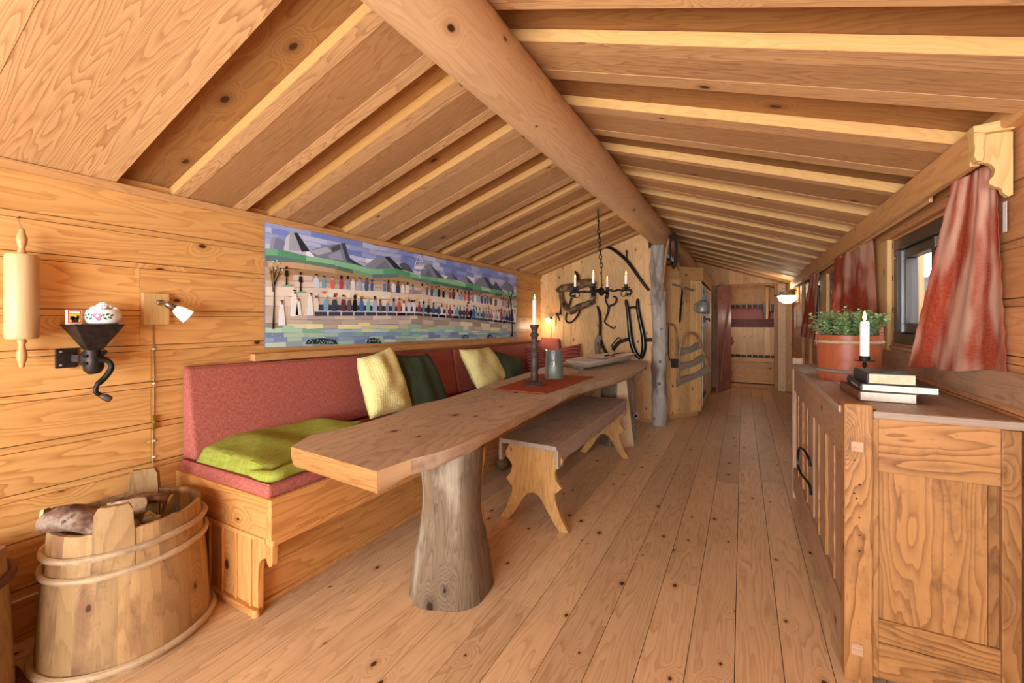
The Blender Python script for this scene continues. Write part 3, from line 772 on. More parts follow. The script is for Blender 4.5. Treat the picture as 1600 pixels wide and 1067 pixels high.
# ================================================================== TABLE
tt = thing('slab_table', 'long live-edge timber slab table on two tree-stump legs', 'table', (-1.2, 2.9, 0))
ZT = .70
out = [(-.955, .945), (-.945, 1.07), (-.905, 1.21), (-.90, 1.42), (-.918, 1.65), (-.937, 1.95), (-.955, 2.3), (-.972, 2.70), (-.93, 3.05), (-.86, 3.48), (-.842, 3.9), (-.845, 4.32), (-.90, 4.72),
       (-1.02, 4.88), (-1.3, 4.90), (-1.62, 4.80), (-1.70, 4.4), (-1.68, 3.9), (-1.62, 3.3), (-1.56, 2.6), (-1.50, 2.02), (-1.52, 1.78), (-1.47, 1.5), (-1.462, 1.30), (-1.485, 1.10), (-1.43, 1.0)]
nf = 5
sm = spline([(x, y) for x, y in out[1:-1]], nf)
ring = [Vector((-.958, .935))]+sm+[Vector((-1.412, .972))]
n = len(ring)
def jit(p, k, amp): return amp*mnoise.noise(Vector((p.x*7, p.y*7, k*3.1)))
cx = lambda y: -1.21 if y < 3 else -1.25
def ringz(ins, z, k, amp=.008):
    o = []
    for i, p in enumerate(ring):
        c = Vector((cx(p.y), min(max(p.y, 1.3), 4.5))); d = (c-p).normalized()
        near = p.y < .98
        q = p+d*(ins+jit(p, k, amp) if not near else ins*.25)
        o.append((q.x, q.y, z+jit(p, k+7, amp*.6)*(0 if near else 1)))
    return o
levels = [(0.0, ZT, 0, .0), (.001, ZT-.012, 1, .006), (.004, ZT-.035, 2, .009), (.022, ZT-.058, 3, .012), (.055, ZT-.072, 4, .008)]
R3 = [ringz(a, z, k, am) for a, z, k, am in levels]
b = MB(); Lr = [0]
for i in range(n): Lr.append(Lr[-1]+(ring[(i+1) % n]-ring[i]).length)
for l in range(len(R3)-1):
    for i in range(n):
        j = (i+1) % n; q = [R3[l+1][i], R3[l+1][j], R3[l][j], R3[l][i]]
        fac = ring[i].y < 1.04 and ring[i].x > -1.1 and i != n-1
        end = ring[i].y < .98 and ring[j].y < .98
        b.add(q, [(0, 1, 2, 3)], [[(Lr[i], l*.02+.02), (Lr[i+1], l*.02+.02), (Lr[i+1], l*.02), (Lr[i], l*.02)]], (.5, 0, 0), 3 if fac else (2 if end else 1), True)
b.add(R3[0], [tuple(range(n))], [[(p[1], p[0]) for p in R3[0]]], (.5, 0, 0), 0)
b.add(R3[-1][::-1], [tuple(range(n))], [[(p[1], p[0]) for p in R3[-1][::-1]]], (.4, 0, 0), 0)
b.build('slab_top', ['slab', 'slab_edge', 'slab_end', 'cut'], tt)
def stump(cx_, cy_, r0, r1, h, seed, name='stump_leg', flat=None):
    b = MB(); prof = []; N = 16
    for i in range(N+1):
        z = h*i/N; k = i/N
        prof.append((r0+(r1-r0)*min(1, k*1.6)**.8+.01*math.sin(k*6+seed), z))
    b.lathe(prof, (cx_, cy_, 0), 40)
    ob = b.build(name, 'stump', tt)
    for p in ob.data.vertices:
        w = Vector(p.co)+Vector(tt['_o']); dx, dy = w.x-cx_, w.y-cy_
        a = math.atan2(dy, dx)
        f = 1+.09*mnoise.noise(Vector((math.cos(a)*1.5+seed, math.sin(a)*1.5, w.z*.9)))+.018*mnoise.noise(Vector((math.cos(a)*9, math.sin(a)*9, w.z*2+seed)))
        p.co.x += dx*(f-1); p.co.y += dy*(f-1)
        if flat:
            nx, ny, dd = flat; q = dx*nx+dy*ny-dd-(.03*(w.z/h) if 0 else 0)
            if q > 0: p.co.x -= nx*q; p.co.y -= ny*q
    return ob
st1 = stump(-1.115, 1.52, .168, .138, ZT-.066, 1.3)
b = MB(); sr = lambda z: .168-.03*min(1, z/.634*1.6)**.8+.01*math.sin(z/.634*6+1.3)
pth = [Vector((-1.115+.87*sr(z)*.95, 1.52+.49*sr(z)*.95, z)) for z in [i*.04 for i in range(16)]]
b.tube(pth, [.011+.003*math.sin(i) for i in range(16)], 8, (.7, 0, 0)); b.build('split_edge', 'slab_end', tt)
st2 = stump(-1.03, 4.0, .17, .14, ZT-.066, 4.1, flat=(.75, -.66, .085))
b = MB()   # pale split face of the far leg
fp = [(-.99, 3.845), (-.865, 3.985)]
b.hexa([(-1.0, 3.842, 0), (-.87, 3.985, 0), (-.885, 4.0, 0), (-1.015, 3.857, 0), (-.985, 3.86, .64), (-.93, 3.92, .64), (-.94, 3.935, .64), (-1.0, 3.875, .64)], (0, 0, 1), (.6, 0, 0))
b.build('split_face', 'cut', tt, bevel=.004)
b = MB(); b.tube([(-.865, 4.01, 0), (-.875, 4.02, .12), (-.91, 4.01, .3), (-.93, 3.99, .45), (-.94, 3.97, .62)], [.028, .026, .02, .016, .012], 8, (.4, 0, 0)); b.build('bark_edge', 'stump', tt)
def seg_arc(): pass

# ================================================================== STOOL BENCH
ts = thing('wooden_bench', 'old narrow plank bench with scrolled board legs in front of the table', 'bench', (-1.04, 2.9, 0))
b = MB(); b.hexa([(-1.222, 2.125, .452), (-.868, 2.115, .452), (-.862, 3.665, .452), (-1.268, 3.68, .452), (-1.222, 2.125, .478), (-.868, 2.115, .478), (-.862, 3.665, .478), (-1.268, 3.68, .478)], (0, 1, 0), (.5, 0, 0)); b.build('seat', 'stool', ts, bevel=.004)
def apron(x):
    half = [(2.14, .452), (2.14, .35), (2.17, .345), (2.19, .365), (2.21, .345), (2.235, .372), (2.30, .383), (2.42, .375)]
    pr = half+[(5.80-y, z) for y, z in half[::-1]]
    b = MB(); b.prism(pr, lambda y, z, c: (c, y, z), x, x+.02); return b
for x in (-.888, -1.235): apron(x).build('apron', 'stool', ts, bevel=.003)
half = [(0, .455), (.146, .455), (.148, .44), (.165, .41), (.178, .385), (.168, .36), (.142, .335), (.132, .315), (.138, .28), (.155, .255), (.172, .236), (.150, .214), (.132, .198), (.134, .165), (.146, .13), (.17, .07), (.212, .003), (.158, .0), (.125, .04), (.085, .10), (.06, .14), (.035, .172), (0, .185)]
cxs = -1.035
poly = [(cxs+a, z) for a, z in half[1:-1]]+[(cxs, .185)]+[(cxs-a, z) for a, z in half[1:-1][::-1]]
for y in (2.175, 3.58):
    b = MB()
    # filled as two halves to keep the outline clean
    right = [(cxs, .455)]+[(cxs+a, z) for a, z in half[1:-1]]+[(cxs, .185)]
    left = [(cxs, .455)]+[(cxs-a, z) for a, z in half[1:-1]]+[(cxs, .185)]
    b.prism(right[::-1], lambda x, z, c: (x, c, z), y, y+.028, grain=1, tint=(.5, .1, 0)); b.prism(left, lambda x, z, c: (x, c, z), y, y+.028, grain=1, tint=(.45, .1, 0))
    b.build('leg', 'stool_leg', ts, bevel=.002)

# things lying under the table
b = MB(); b.lathe([(0, -.058), (.025, -.05), (.05, -.025), (.057, 0), (.05, .028), (.03, .047), (.012, .055), (.010, .066), (0, .068)], (-1.62, 2.86, .058), 24, align((-.3, .5, .8))); tag(b.build('gourd', 'clayball'), 'mottled brown round gourd on the floor between stump leg and bench leg', 'gourd')
b = MB(); b.lathe([(0, -.045), (.03, -.035), (.045, 0), (.03, .033), (.01, .042), (0, .043)], (-1.50, 2.95, .045), 20, align((.5, .6, .4))); tag(b.build('gourd', 'clayball'), 'smaller dark gourd half hidden behind the near bench leg', 'gourd')

# ================================================================== ON THE TABLE
def rn(a, c):
    A, B_, C_, D = (-1.413, 2.39), (-1.055, 2.385), (-1.025, 3.26), (-1.463, 3.24)
    x = (A[0]*(1-a)+B_[0]*a)*(1-c)+(D[0]*(1-a)+C_[0]*a)*c; y = (A[1]*(1-a)+B_[1]*a)*(1-c)+(D[1]*(1-a)+C_[1]*a)*c
    return Vector((x+.004*math.sin(c*40), y+.004*math.sin(a*23), ZT+.004+.0015*mnoise.noise(Vector((a*9, c*19, 0)))))
trn = thing('table_runner', 'rust red woven rag runner lying across the slab table', 'table runner', (-1.24, 2.8, ZT))
b = MB(); b.grid(rn, 30, 60, (.5, 0, 0), su=.36, sv=.87, thick=-.003); b.build('woven_cloth', 'runner', trn)
for c, s in ((0, -1), (1, 1)):
    b = MB(); e = [rn(i/52, c) for i in range(53)]; pts = []
    for i, p in enumerate(e): pts.append(p+Vector((0, s*(.003+(.018+.008*math.sin(i*2.3) if i % 2 else 0)), -.001)))
    b.tube(pts, .0013, 4, (.5, 0, 0)); b.build('fringe', 'runner', trn)

ZR = ZT+.0055
def flame(parent, p, s=1.):
    b = MB(); b.lathe([(0, 0), (.0035*s, .004*s), (.0052*s, .011*s), (.0042*s, .019*s), (.0018*s, .028*s), (0, .034*s)], p+Vector((0, 0, .004)), 10); b.build('flame', 'flame', parent)
def wick(parent, p):
    b = MB(); b.tube([p-Vector((0, 0, .001)), p+Vector((.001, 0, .007))], .0009, 5); b.build('wick', 'iron', parent)
def candle(p, r, h, label, group=None, lit=True, s=1.):
    t = thing('candle', label, 'candle', p, group); p = Vector(p)
    b = MB(); b.lathe([(0, 0), (r, 0), (r*.97, h*.96), (r*.8, h), (r*.5, h-.002), (0, h-.003)], p, 18); b.build('wax', 'wax', t)
    wick(t, p+Vector((0, 0, h-.003)))
    if lit: flame(t, p+Vector((0, 0, h-.002)), s)
    return t
cs = Vector((-1.255, 2.665, ZR))
tk = thing('candlestick', 'tall dark turned wooden candlestick standing on the red runner', 'candlestick', cs)
k = 671/(-SN*cs.x+CS*cs.y)        # px per metre there
def zz(v): return CH+(500-v)/k
prof = [(.078, .0), (.080, .008), (.076, .015), (.060, .022), (.046, .027), (.028, .034)]
b = MB(); b.lathe([(0, 0)]+prof+[(.020, .034), (0, .034)], cs, 32); b.build('base', 'darkwood', tk)
H2 = zz(507)-cs.z
pf = [(.020, .034), (.022, .045), (.020, .055), (.023, .062), (.021, .072), (.018, .085), (.021, .10), (.0235, .135), (.022, .165), (.0185, .18), (.023, .19), (.0245, .205), (.019, .215), (.0165, .225), (.021, .235), (.0235, .248), (.020, .262), (.0165, .285), (.016, .30), (.019, .312), (.024, .318), (.0245, .33), (.017, .338), (.015, .352), (.021, .366), (.025, .375), (.0255, .39)]
sc = (H2-.034)/(.39-.034)
pf = [(r*1.24, .034+(z-.034)*sc) for r, z in pf]
b = MB(); b.lathe(pf+[(.014, H2), (.012, H2-.02), (0, H2-.02)], cs, 32); b.build('stem', 'darkwood', tk)
candle(cs+Vector((0, 0, H2-.02)), .0135, zz(468)-(cs.z+H2-.02), 'tall white candle burning in the dark wooden candlestick')

gc = Vector((-1.262, 3.03, ZR+.002)); k = 671/(-SN*gc.x+CS*gc.y); gh = zz(547)-gc.z; gr = 14.0/k
tg = thing('candle_lantern', 'ribbed smoked glass tealight holder on the red runner', 'candle holder', gc)
b = MB(); seg = 72
prof = [(gr*1.06, 0), (gr*1.06, .004), (gr*1.0, gh*.5), (gr*.93, gh)]
for fl, th in ((1, 0.), (-1, .004)):
    vs = []; 
    for r, z in prof:
        for q in range(seg):
            a = 2*PI*q/seg; rr = r-th+(.0012*math.cos(a*24) if fl == 1 else 0); vs.append(gc+Vector((rr*math.cos(a), rr*math.sin(a), max(z, th))))
    fs = []
    for i in range(3):
        for q in range(seg):
            j = (q+1) % seg; f = (i*seg+q, i*seg+j, (i+1)*seg+j, (i+1)*seg+q); fs.append(f if fl == 1 else f[::-1])
    b.add(vs, fs, [[(0, 0)]*4]*len(fs), (.5, 0, 0), 0, True)
    c = tuple(range(seg)); b.add(vs[:seg], [c[::-1] if fl == 1 else c], [[(0, 0)]*seg], (.5, 0, 0))
    if fl == 1: top1 = vs[-seg:]
    else:
        top2 = vs[-seg:]; b.add(top1+top2, [(q, (q+1) % seg, seg+(q+1) % seg, seg+q) for q in range(seg)], [[(0, 0)]*4]*seg, (.5, 0, 0))
b.build('glass_cup', 'ribglass', tg)
candle(gc+Vector((0, 0, .0055)), gr*.62, gh*.42, 'short stubby candle inside the ribbed smoked glass', lit=True, s=.9)

# carved trough
def trough():
    t = thing('wooden_trough', 'shallow pale carved wooden trough at the far end of the table', 'trough', (-1.2, 4.2, ZT))
    A, B_ = Vector((-1.30, 3.62, 0)), Vector((-1.14, 4.78, 0)); d = (B_-A).normalized(); s = Vector((d.y, -d.x, 0)); L = (B_-A).length
    def shell(off, ztop):
        def fn(a, c):
            q = a*2-1; u = c*2-1
            w = .17*(1-.25*abs(q)**2.5)-off
            ea = min(1, (1-abs(q))/.16)
            prof_ = abs(u)**4
            z = .012+off+(ztop-.012-off)*max(prof_, (1-ea)**1.5)
            x = math.copysign(abs(u)**.8, u)*(w*(.66+.34*((z-.01)/ztop)))
            p = A+d*((q*(L/2-off)*(.93+.07*z/ztop))+L/2)+s*x
            return Vector((p.x, p.y, ZT+.003+z))
        return fn
    b = MB(); f1 = shell(0, .085); f2 = shell(.012, .083)
    b.grid(lambda a, c: f1(1-a, c), 24, 24, (.5, 0, 0), su=L, sv=.3); b.grid(f2, 24, 24, (.5, 0, 0), su=L, sv=.3)
    # rim between the two shells
    n_ = 24; e = [(i/n_, 0) for i in range(n_)]+[(1, j/n_) for j in range(n_)]+[(1-i/n_, 1) for i in range(n_)]+[(0, 1-j/n_) for j in range(n_)]
    for (p, q) in zip(e, e[1:]+e[:1]):
        b.add([f1(*p), f1(*q), f2(*q), f2(*p)], [(0, 1, 2, 3)], [[(p[0], 0), (q[0], 0), (q[0], .01), (p[0], .01)]], (.6, 0, 0))
    b.build('bowl_body', 'trough', t)
    return t
trough()
b = MB(); b.tube([G(876, 571, z=.77), G(893, 572, z=.765), G(912, 577, z=.745)], [.02, .028, .018], 8, (.5, 0, 0), flat=.5); tag(b.build('driftwood', 'oldgrey'), 'grey weathered wood piece leaning over the near rim of the trough', 'driftwood')
b = MB(); b.tube([(-1.22, 4.45, .785), (-1.19, 4.62, .789), (-1.15, 4.78, .787)], [.006, .012, .007], 8, (.5, 0, 0), flat=.6); b.tube([(-1.225, 4.42, .785), (-1.245, 4.34, .783)], [.01, .008], 8, (.5, 0, 0))
tag(b.build('old_knife', 'rust'), 'small dark old tool lying across the trough', 'tool')
b = MB(); b.box((-1.17, 4.28, .78), (-1.14, 4.33, .793)); tag(b.build('red_box', plain('red_card', '#a8322a', .6), bevel=.002), 'tiny red box on the trough beside the dark tool', 'box')
b = MB(); b.box((-1.32, 3.95, .782), (-1.10, 3.975, .79)); tag(b.build('wooden_lath', 'oldgrey', bevel=.002), 'thin grey lath laid across the trough rim', 'slat')
# ================================================================== PATCHWORK WALL HANGING
def tapestry():
    b = MB(); rr = random.Random(11)
    XT = XL+.006
    def T(px, py, k=0):
        p = G(400+px/3.8095, 330+py/3.8095, x=XT); return Vector((XT+k*.0005, p.y, p.z))
    def c(h, j=.06):
        q = lin(h); m = 1+rr.uniform(-j, j)*2.2; return tuple(min(1, max(0, (x*m)*1.12+.045)) if max(q[:3]) > .05 else x for x in q[:3])
    def poly(pts, col, k, raw=False):
        P = [Vector((XT+k*.0005, p[0], p[1])) for p in pts] if raw else [T(p[0], p[1], k) for p in pts]
        o = sum((p for p in P), Vector())/len(P)
        n = len(P); B = [p-Vector((.0006, 0, 0)) for p in P]
        # orient towards +x
        A = 0
        for i in range(n):
            j = (i+1) % n; A += P[i].y*P[j].z-P[j].y*P[i].z
        if A < 0: P = P[::-1]; B = B[::-1]
        fs = [tuple(range(n))]+[(j, i, n+i, n+j) for i, j in ((i, (i+1) % n) for i in range(n))]
        b.add(P+B, fs, [[(0, 0)]*len(f) for f in fs], c(col) if isinstance(col, str) else col, 0)
    y0, y1 = 1.405, 4.325
    def zt(y): return 1.684-(y-y0)/(y1-y0)*.024+.004*math.sin(y*19)*.5
    def zb(y): return .998-(y-y0)/(y1-y0)*.044
    # backing sheet, slightly wavy at its edges
    N = 60; back = [(y0+(y1-y0)*i/N, zb(y0+(y1-y0)*i/N)+.002*math.sin(i*2.1)) for i in range(N+1)]+[(y1-(y1-y0)*i/N, zt(y1-(y1-y0)*i/N)+.0015*math.sin(i*1.7)) for i in range(N+1)]
    for i in range(N):
        q = [back[i], back[i+1], back[-2-i], back[-1-i]]; poly(q, '#7d82a0', 0, True)
    def zrel(y, t): return zb(y)+(zt(y)-zb(y))*t
    def patches(fa, fb, rows, w, cols, k, gap=.0007):
        for r in range(rows):
            y = y0+.004-rr.random()*w
            while y < y1-.004:
                ww = w*rr.uniform(.6, 1.5); a, c_ = max(y, y0+.004), min(y+ww, y1-.004)
                if c_-a > .006:
                    lo, hi = r/rows, (r+1)/rows
                    f = lambda yy, q: fa(yy)*(1-q)+fb(yy)*q
                    jt = lambda: rr.uniform(-.003, .003)
                    col = cols[min(len(cols)-1, int((r+rr.uniform(-.8, .8)+.5)/rows*len(cols)))] if rows > 1 else rr.choice(cols)
                    if isinstance(col, (list, tuple)): col = rr.choice(col)
                    poly([(a+gap, f(a, lo)+gap+jt()), (c_-gap, f(c_, lo)+gap+jt()), (c_-gap, f(c_, hi)-gap+jt()), (a+gap, f(a, hi)-gap+jt())], col, k, True)
                y += ww
    def curve(pts):
        P = [T(*p) for p in pts]
        def f(y):
            if y <= P[0].y: return P[0].z
            for a, d in zip(P, P[1:]):
                if y <= d.y: return a.z+(d.z-a.z)*(y-a.y)/(d.y-a.y)
            return P[-1].z
        return f
    g0 = curve([(75, 225), (180, 235), (250, 260), (400, 285), (500, 300), (640, 335), (700, 352), (850, 345), (960, 385), (1100, 400), (1300, 440), (1400, 465), (1545, 490)])
    g1 = curve([(75, 295), (250, 305), (400, 325), (560, 365), (680, 398), (850, 392), (950, 412), (1100, 442), (1300, 478), (1545, 520)])
    cr = curve([(75, 450), (330, 452), (640, 470), (960, 492), (1300, 530), (1545, 575)])
    lw = curve([(75, 620), (330, 620), (640, 620), (960, 612), (1300, 640), (1545, 665)])
    bt = curve([(75, 690), (330, 700), (640, 700), (960, 700), (1300, 710), (1545, 715)])
    blues = ['#7688c8', '#8b98cf', '#a9b2d8', '#6c80c4', '#9aa5d3', '#b9bfdf']; pale = ['#d9dcea', '#c6c9dd', '#eceaf0', '#b3b9d8']
    patches(lambda y: g0(y), lambda y: zt(y)-.003, 5, .12, [pale, pale+blues, blues, blues, blues], 1)
    mts = [([(80, 228), (90, 165), (110, 150), (160, 172), (168, 230)], '#8f93a6'), ([(100, 228), (118, 155), (160, 172), (165, 230)], '#6f7188'),
           ([(165, 232), (178, 155), (222, 105), (245, 130), (285, 190), (320, 238)], '#9ca0ac'), ([(165, 232), (178, 155), (200, 135), (196, 232)], '#c4c2c4'), ([(225, 128), (245, 128), (320, 238), (272, 242)], '#34363f'),
           ([(320, 238), (345, 225), (420, 205), (450, 198), (530, 190), (560, 280), (645, 332), (500, 300), (350, 272)], '#7d8294'), ([(320, 238), (420, 212), (450, 240), (370, 262)], '#a3a7b3'),
           ([(505, 190), (530, 190), (545, 250), (560, 280), (645, 332), (600, 322), (540, 298)], '#272f4c'), ([(445, 215), (500, 195), (505, 225), (455, 245)], '#3b3f4c'), ([(430, 262), (500, 232), (520, 292), (440, 285)], '#9298b2'),
           ([(640, 332), (710, 278), (760, 268), (790, 268), (870, 350), (720, 352), (680, 345)], '#8b90a0'), ([(765, 272), (790, 268), (875, 350), (828, 345)], '#33353f'), ([(700, 345), (770, 290), (800, 340)], '#6f7489'),
           ([(850, 312), (880, 305), (910, 322), (940, 368), (870, 348)], '#484b58'), ([(965, 388), (1000, 330), (1030, 310), (1120, 402), (1040, 396)], '#7d8294'), ([(1030, 310), (1122, 403), (1082, 398)], '#3c4052'), ([(1000, 385), (1030, 345), (1050, 392)], '#60647a'),
           ([(1125, 408), (1160, 365), (1212, 412)], '#6d7286'), ([(1160, 365), (1212, 412), (1180, 410)], '#41455a'), ([(1198, 412), (1245, 380), (1300, 437), (1240, 425)], '#7d8294'), ([(1245, 380), (1300, 437), (1265, 428)], '#3f4356'),
           ([(1292, 442), (1330, 395), (1365, 392), (1425, 458), (1340, 460)], '#747a8e'), ([(1350, 392), (1368, 392), (1428, 465), (1392, 462)], '#393e50'), ([(1402, 462), (1425, 418), (1468, 474)], '#3f4356'), ([(1445, 460), (1490, 415), (1530, 445), (1535, 485)], '#6d7286')]
    for i_, (p, col) in enumerate(mts): poly(p, col, 1.5+.12*i_)
    patches(lambda y: g1(y)-.002, lambda y: g1(y)*.45+g0(y)*.55, 1, .12, ['#5c8068', '#4f6b62', '#6f9a74', '#3f5a52', '#4a7558', '#58727a'], 4.6)
    patches(lambda y: g1(y)*.55+g0(y)*.45, lambda y: g0(y)+.004, 1, .14, ['#7fc08a', '#5fae74', '#98cc9c', '#6bb884', '#4f9c68'], 4.8)
    patches(cr, lambda y: g1(y), 4, .16, [['#a8917c', '#c9b49e', '#d9c4ae'], ['#c9b49e', '#d8c3ab', '#b59a7c'], ['#a88254', '#c09a6c', '#cbb39a'], ['#a9824c', '#b58e58', '#c3a37a']], 2)
    patches(lw, lambda y: cr(y), 3, .2, [['#dcc8b2', '#cdb8a2'], ['#e6d2ba', '#ecd9c3', '#dcc6ae'], ['#ecdac6', '#e8d2b8']], 3)
    patches(lambda y: bt(y), lambda y: lw(y), 3, .14, [['#d8d3b0', '#e8e0a8', '#cfc0a8', '#a3bfa6'], ['#b9a892', '#a59280', '#d0bfa8', '#c9b9a4'], ['#cbb9a2', '#bfb0a8', '#a48f7c', '#d9cbb8']], 2)
    patches(lambda y: zb(y)+.003, lambda y: bt(y), 4, .11, [['#a9bfb0', '#8fa6a6', '#b9cbb4'], ['#7f9ab4', '#9ab8a8', '#6f86ac', '#a9c4ac'], ['#86b49a', '#8ea9c4', '#b4cfb4', '#7488b0'], ['#a8cfae', '#c9dca8', '#7fc4a0', '#9ab7cc']], 2)
    for (cx_, cy, w, h) in ((390, 772, 100, 28), (700, 768, 45, 26), (1245, 745, 20, 16), (1390, 742, 18, 14), (1520, 735, 12, 14)):
        poly([(cx_-w, cy+h*.7), (cx_-w*.8, cy-h*.3), (cx_, cy-h*.6), (cx_+w*.8, cy-h*.3), (cx_+w, cy+h*.7)], '#1f3a38', 4)
        for i in range(int(w*.5)):
            x, y = cx_+rr.uniform(-.8, .8)*w, cy+rr.uniform(-.25, .6)*h; poly([(x-2, y), (x, y+2), (x+2, y), (x, y-2)], '#d8e0dc', 5)
    for i in range(46):      # small flowers sewn on the meadow
        px = rr.uniform(90, 1530); py = rr.uniform(690, 770); s_ = rr.uniform(2, 4.5)*(1-px/2600)
        poly([(px+s_*math.cos(a), py+s_*math.sin(a)) for a in [k*PI/3 for k in range(6)]], rr.choice(['#d06a7c', '#e8d05a', '#e9e4e8', '#c04a4a', '#e59a4a']), 5)
    for px, py, w in ((640, 672, 45), (560, 690, 30), (1050, 700, 40), (810, 690, 40), (190, 688, 40), (950, 738, 30)): poly([(px-w, py+9), (px-w*.5, py-8), (px+w*.7, py-9), (px+w, py+8)], rr.choice(['#e9dc7c', '#9fd4a8', '#7fbf98']), 4)
    # long table: navy cloth and white edge, bench shadow
    nt = curve([(345, 555), (640, 560), (960, 570), (1300, 600), (1545, 640)]); nb = curve([(345, 590), (640, 592), (960, 598), (1300, 622), (1545, 655)])
    wb_ = curve([(345, 598), (640, 600), (960, 606), (1300, 630), (1545, 662)]); bb_ = curve([(345, 624), (640, 622), (960, 622), (1300, 645), (1545, 672)])
    ya, yb = T(348, 560).y, y1-.02; y = ya
    while y < yb:
        w = .1; e = min(y+w, yb)
        poly([(y, nb(y)), (e, nb(e)), (e, nt(e)), (y, nt(y))], '#1c2444', 4, True); poly([(y, wb_(y)), (e, wb_(e)), (e, nb(e)+.001), (y, nb(y)+.001)], '#e9e0d4', 4, True)
        poly([(y, bb_(y)), (e-.012, bb_(e)), (e-.012, wb_(e)), (y, wb_(y))], rr.choice(['#1c2240', '#22264a', '#1a1d2c']), 4, True); y += w
    # food and dishes on the table top side
    for i in range(34):
        px = 400+i*33+rr.uniform(-8, 8); s_ = 20*(1-px/2300); py = 480+(px-400)*.075+rr.uniform(0, 26)
        poly([(px-s_, py), (px-s_*.5, py-s_*.6), (px+s_*.6, py-s_*.5), (px+s_, py), (px+s_*.3, py+s_*.5)], rr.choice(['#c23a34', '#e07a34', '#f2ecdf', '#e8c84a', '#cfd8c4', '#2a2a30', '#e9a43a', '#f5f0e8']), 5)
    def person(y, z0, h, body, head, hat=None, k=6, wide=1.):
        w = h*.26*wide
        poly([(y-w*.8, z0), (y+w*.8, z0), (y+w, z0+h*.45), (y+w*.75, z0+h*.68), (y+w*.25, z0+h*.76), (y-w*.25, z0+h*.76), (y-w*.75, z0+h*.68), (y-w, z0+h*.45)], body, k, True)
        poly([(y+h*.11*math.cos(a), z0+h*.86+h*.13*math.sin(a)) for a in [q*PI/4 for q in range(8)]], head, k+1, True)
        poly([(y+h*.12*math.cos(a), z0+h*.90+h*.12*math.sin(a)) for a in [q*PI/5 for q in range(6)]], hat or rr.choice(['#1c1a1c', '#3a2a22', '#2a2a2e', '#6b4a2c']), k+2, True)
    bodies = ['#b03038', '#5f4450', '#6a6258', '#c9d2de', '#34527c', '#ddd2be', '#20222a', '#8a93b0', '#e8e4e0', '#283a78', '#6fa8c4', '#2f62a4', '#8a9aa8', '#a83a34', '#f0ece6', '#24304c', '#7fc0b8', '#d05a4c', '#4a86b4', '#c9a2a4', '#5a1f28', '#9fb4d4', '#f4f1ea', '#2c2c3a']
    skins = ['#5a3826', '#e0b498', '#c98f6c', '#2a1c18', '#d9a98a', '#7c4c34']
    top = curve([(355, 376), (955, 428), (1500, 520)]); bot = curve([(355, 455), (955, 490), (1500, 572)])
    y = T(357, 400).y; i = 0
    while y < y1-.04:
        person(y, bot(y), top(y)-bot(y)+rr.uniform(-.012, .008), bodies[(i*7+3) % len(bodies)], rr.choice(skins), wide=rr.uniform(.65, .95)); y += rr.uniform(.040, .07); i += 1
        if i in (9, 16, 22): y += .05
    top = curve([(355, 482), (640, 505), (955, 528), (1500, 585)]); bot = curve([(355, 592), (640, 596), (955, 600), (1500, 655)])
    y = T(357, 500).y
    while y < y1-.04:
        person(y, bot(y), top(y)-bot(y)+rr.uniform(-.02, .006), bodies[(i*5+1) % len(bodies)], rr.choice(skins), hat=rr.choice([None, None, '#8a2430', '#26262c', '#e9e6e0', '#c8682c']), k=9, wide=rr.uniform(.6, .85)); y += rr.uniform(.044, .07); i += 1
    # robed figures, two dark figures, trees and the lattice tower
    for (px, py0, py1, w) in ((150, 680, 530, 22), (225, 625, 468, 24), (250, 620, 520, 18), (322, 620, 485, 18)):
        h = py0-py1
        poly([(px-w, py0), (px+w, py0), (px+w*.6, py0-h*.6), (px+w*.35, py1+h*.08), (px, py1), (px-w*.4, py1+h*.08), (px-w*.7, py0-h*.6)], '#f3f1ec', 12)
        poly([(px-w*.15, py1+h*.06), (px+w*.3, py1+h*.06), (px+w*.25, py1+h*.16), (px-w*.1, py1+h*.17)], '#8a5a40', 13)
        poly([(px-w*.35, py1+h*.05), (px+w*.35, py1+h*.05), (px+w*.3, py1), (px-w*.3, py1)], '#2a2826', 13)
    for (px, py0, py1) in ((262, 478, 362), (178, 438, 328)):
        h = py0-py1
        poly([(px-5, py0), (px-3, py0-h*.45), (px-11, py0-h*.5), (px-9, py0-h*.78), (px+9, py0-h*.78), (px+12, py0-h*.45), (px+4, py0-h*.45), (px+6, py0)], '#2a211e', 12)
        poly([(px+8*math.cos(a), py1+9+9*math.sin(a)) for a in [q*PI/4 for q in range(8)]], '#241c1a', 13)
        poly([(px-25, py0+10), (px-15, py0), (px+25, py0), (px+35, py0+9)], '#6fae7c', 11)
    def branch(p, q, w, w2=None, col='#2c2422', k=14):
        a, d = Vector((*p, 0)), Vector((*q, 0)); n_ = (d-a).normalized(); n_ = Vector((-n_.y, n_.x, 0)); w2 = w2 or w*.5
        poly([(a+n_*w)[:2], (d+n_*w2)[:2], (d-n_*w2)[:2], (a-n_*w)[:2]], col, k)
    for seg_ in (((98, 700), (103, 570), 6, 4), ((103, 570), (105, 440), 4, 3), ((105, 440), (98, 330), 4, 2), ((105, 440), (145, 335), 4, 2), ((98, 480), (84, 350), 3, 2), ((104, 400), (122, 320), 3, 1), ((125, 390), (152, 370), 2, 1)): branch(seg_[0], seg_[1], seg_[2], seg_[3])
    for seg_ in (((1522, 745), (1520, 620), 3, 2.5), ((1520, 620), (1512, 530), 2.5, 2), ((1512, 530), (1530, 450), 2, 1), ((1512, 530), (1496, 470), 2, 1), ((1518, 500), (1540, 480), 1.5, 1), ((1508, 650), (1500, 560), 1.5, 1)): branch(*seg_)
    for px, py in ((95, 300), (120, 295), (130, 310), (88, 315), (152, 350), (112, 340)): poly([(px-8, py), (px, py-7), (px+8, py), (px, py+7)], rr.choice(['#9ccfae', '#b9d8c0', '#7fb894']), 15)
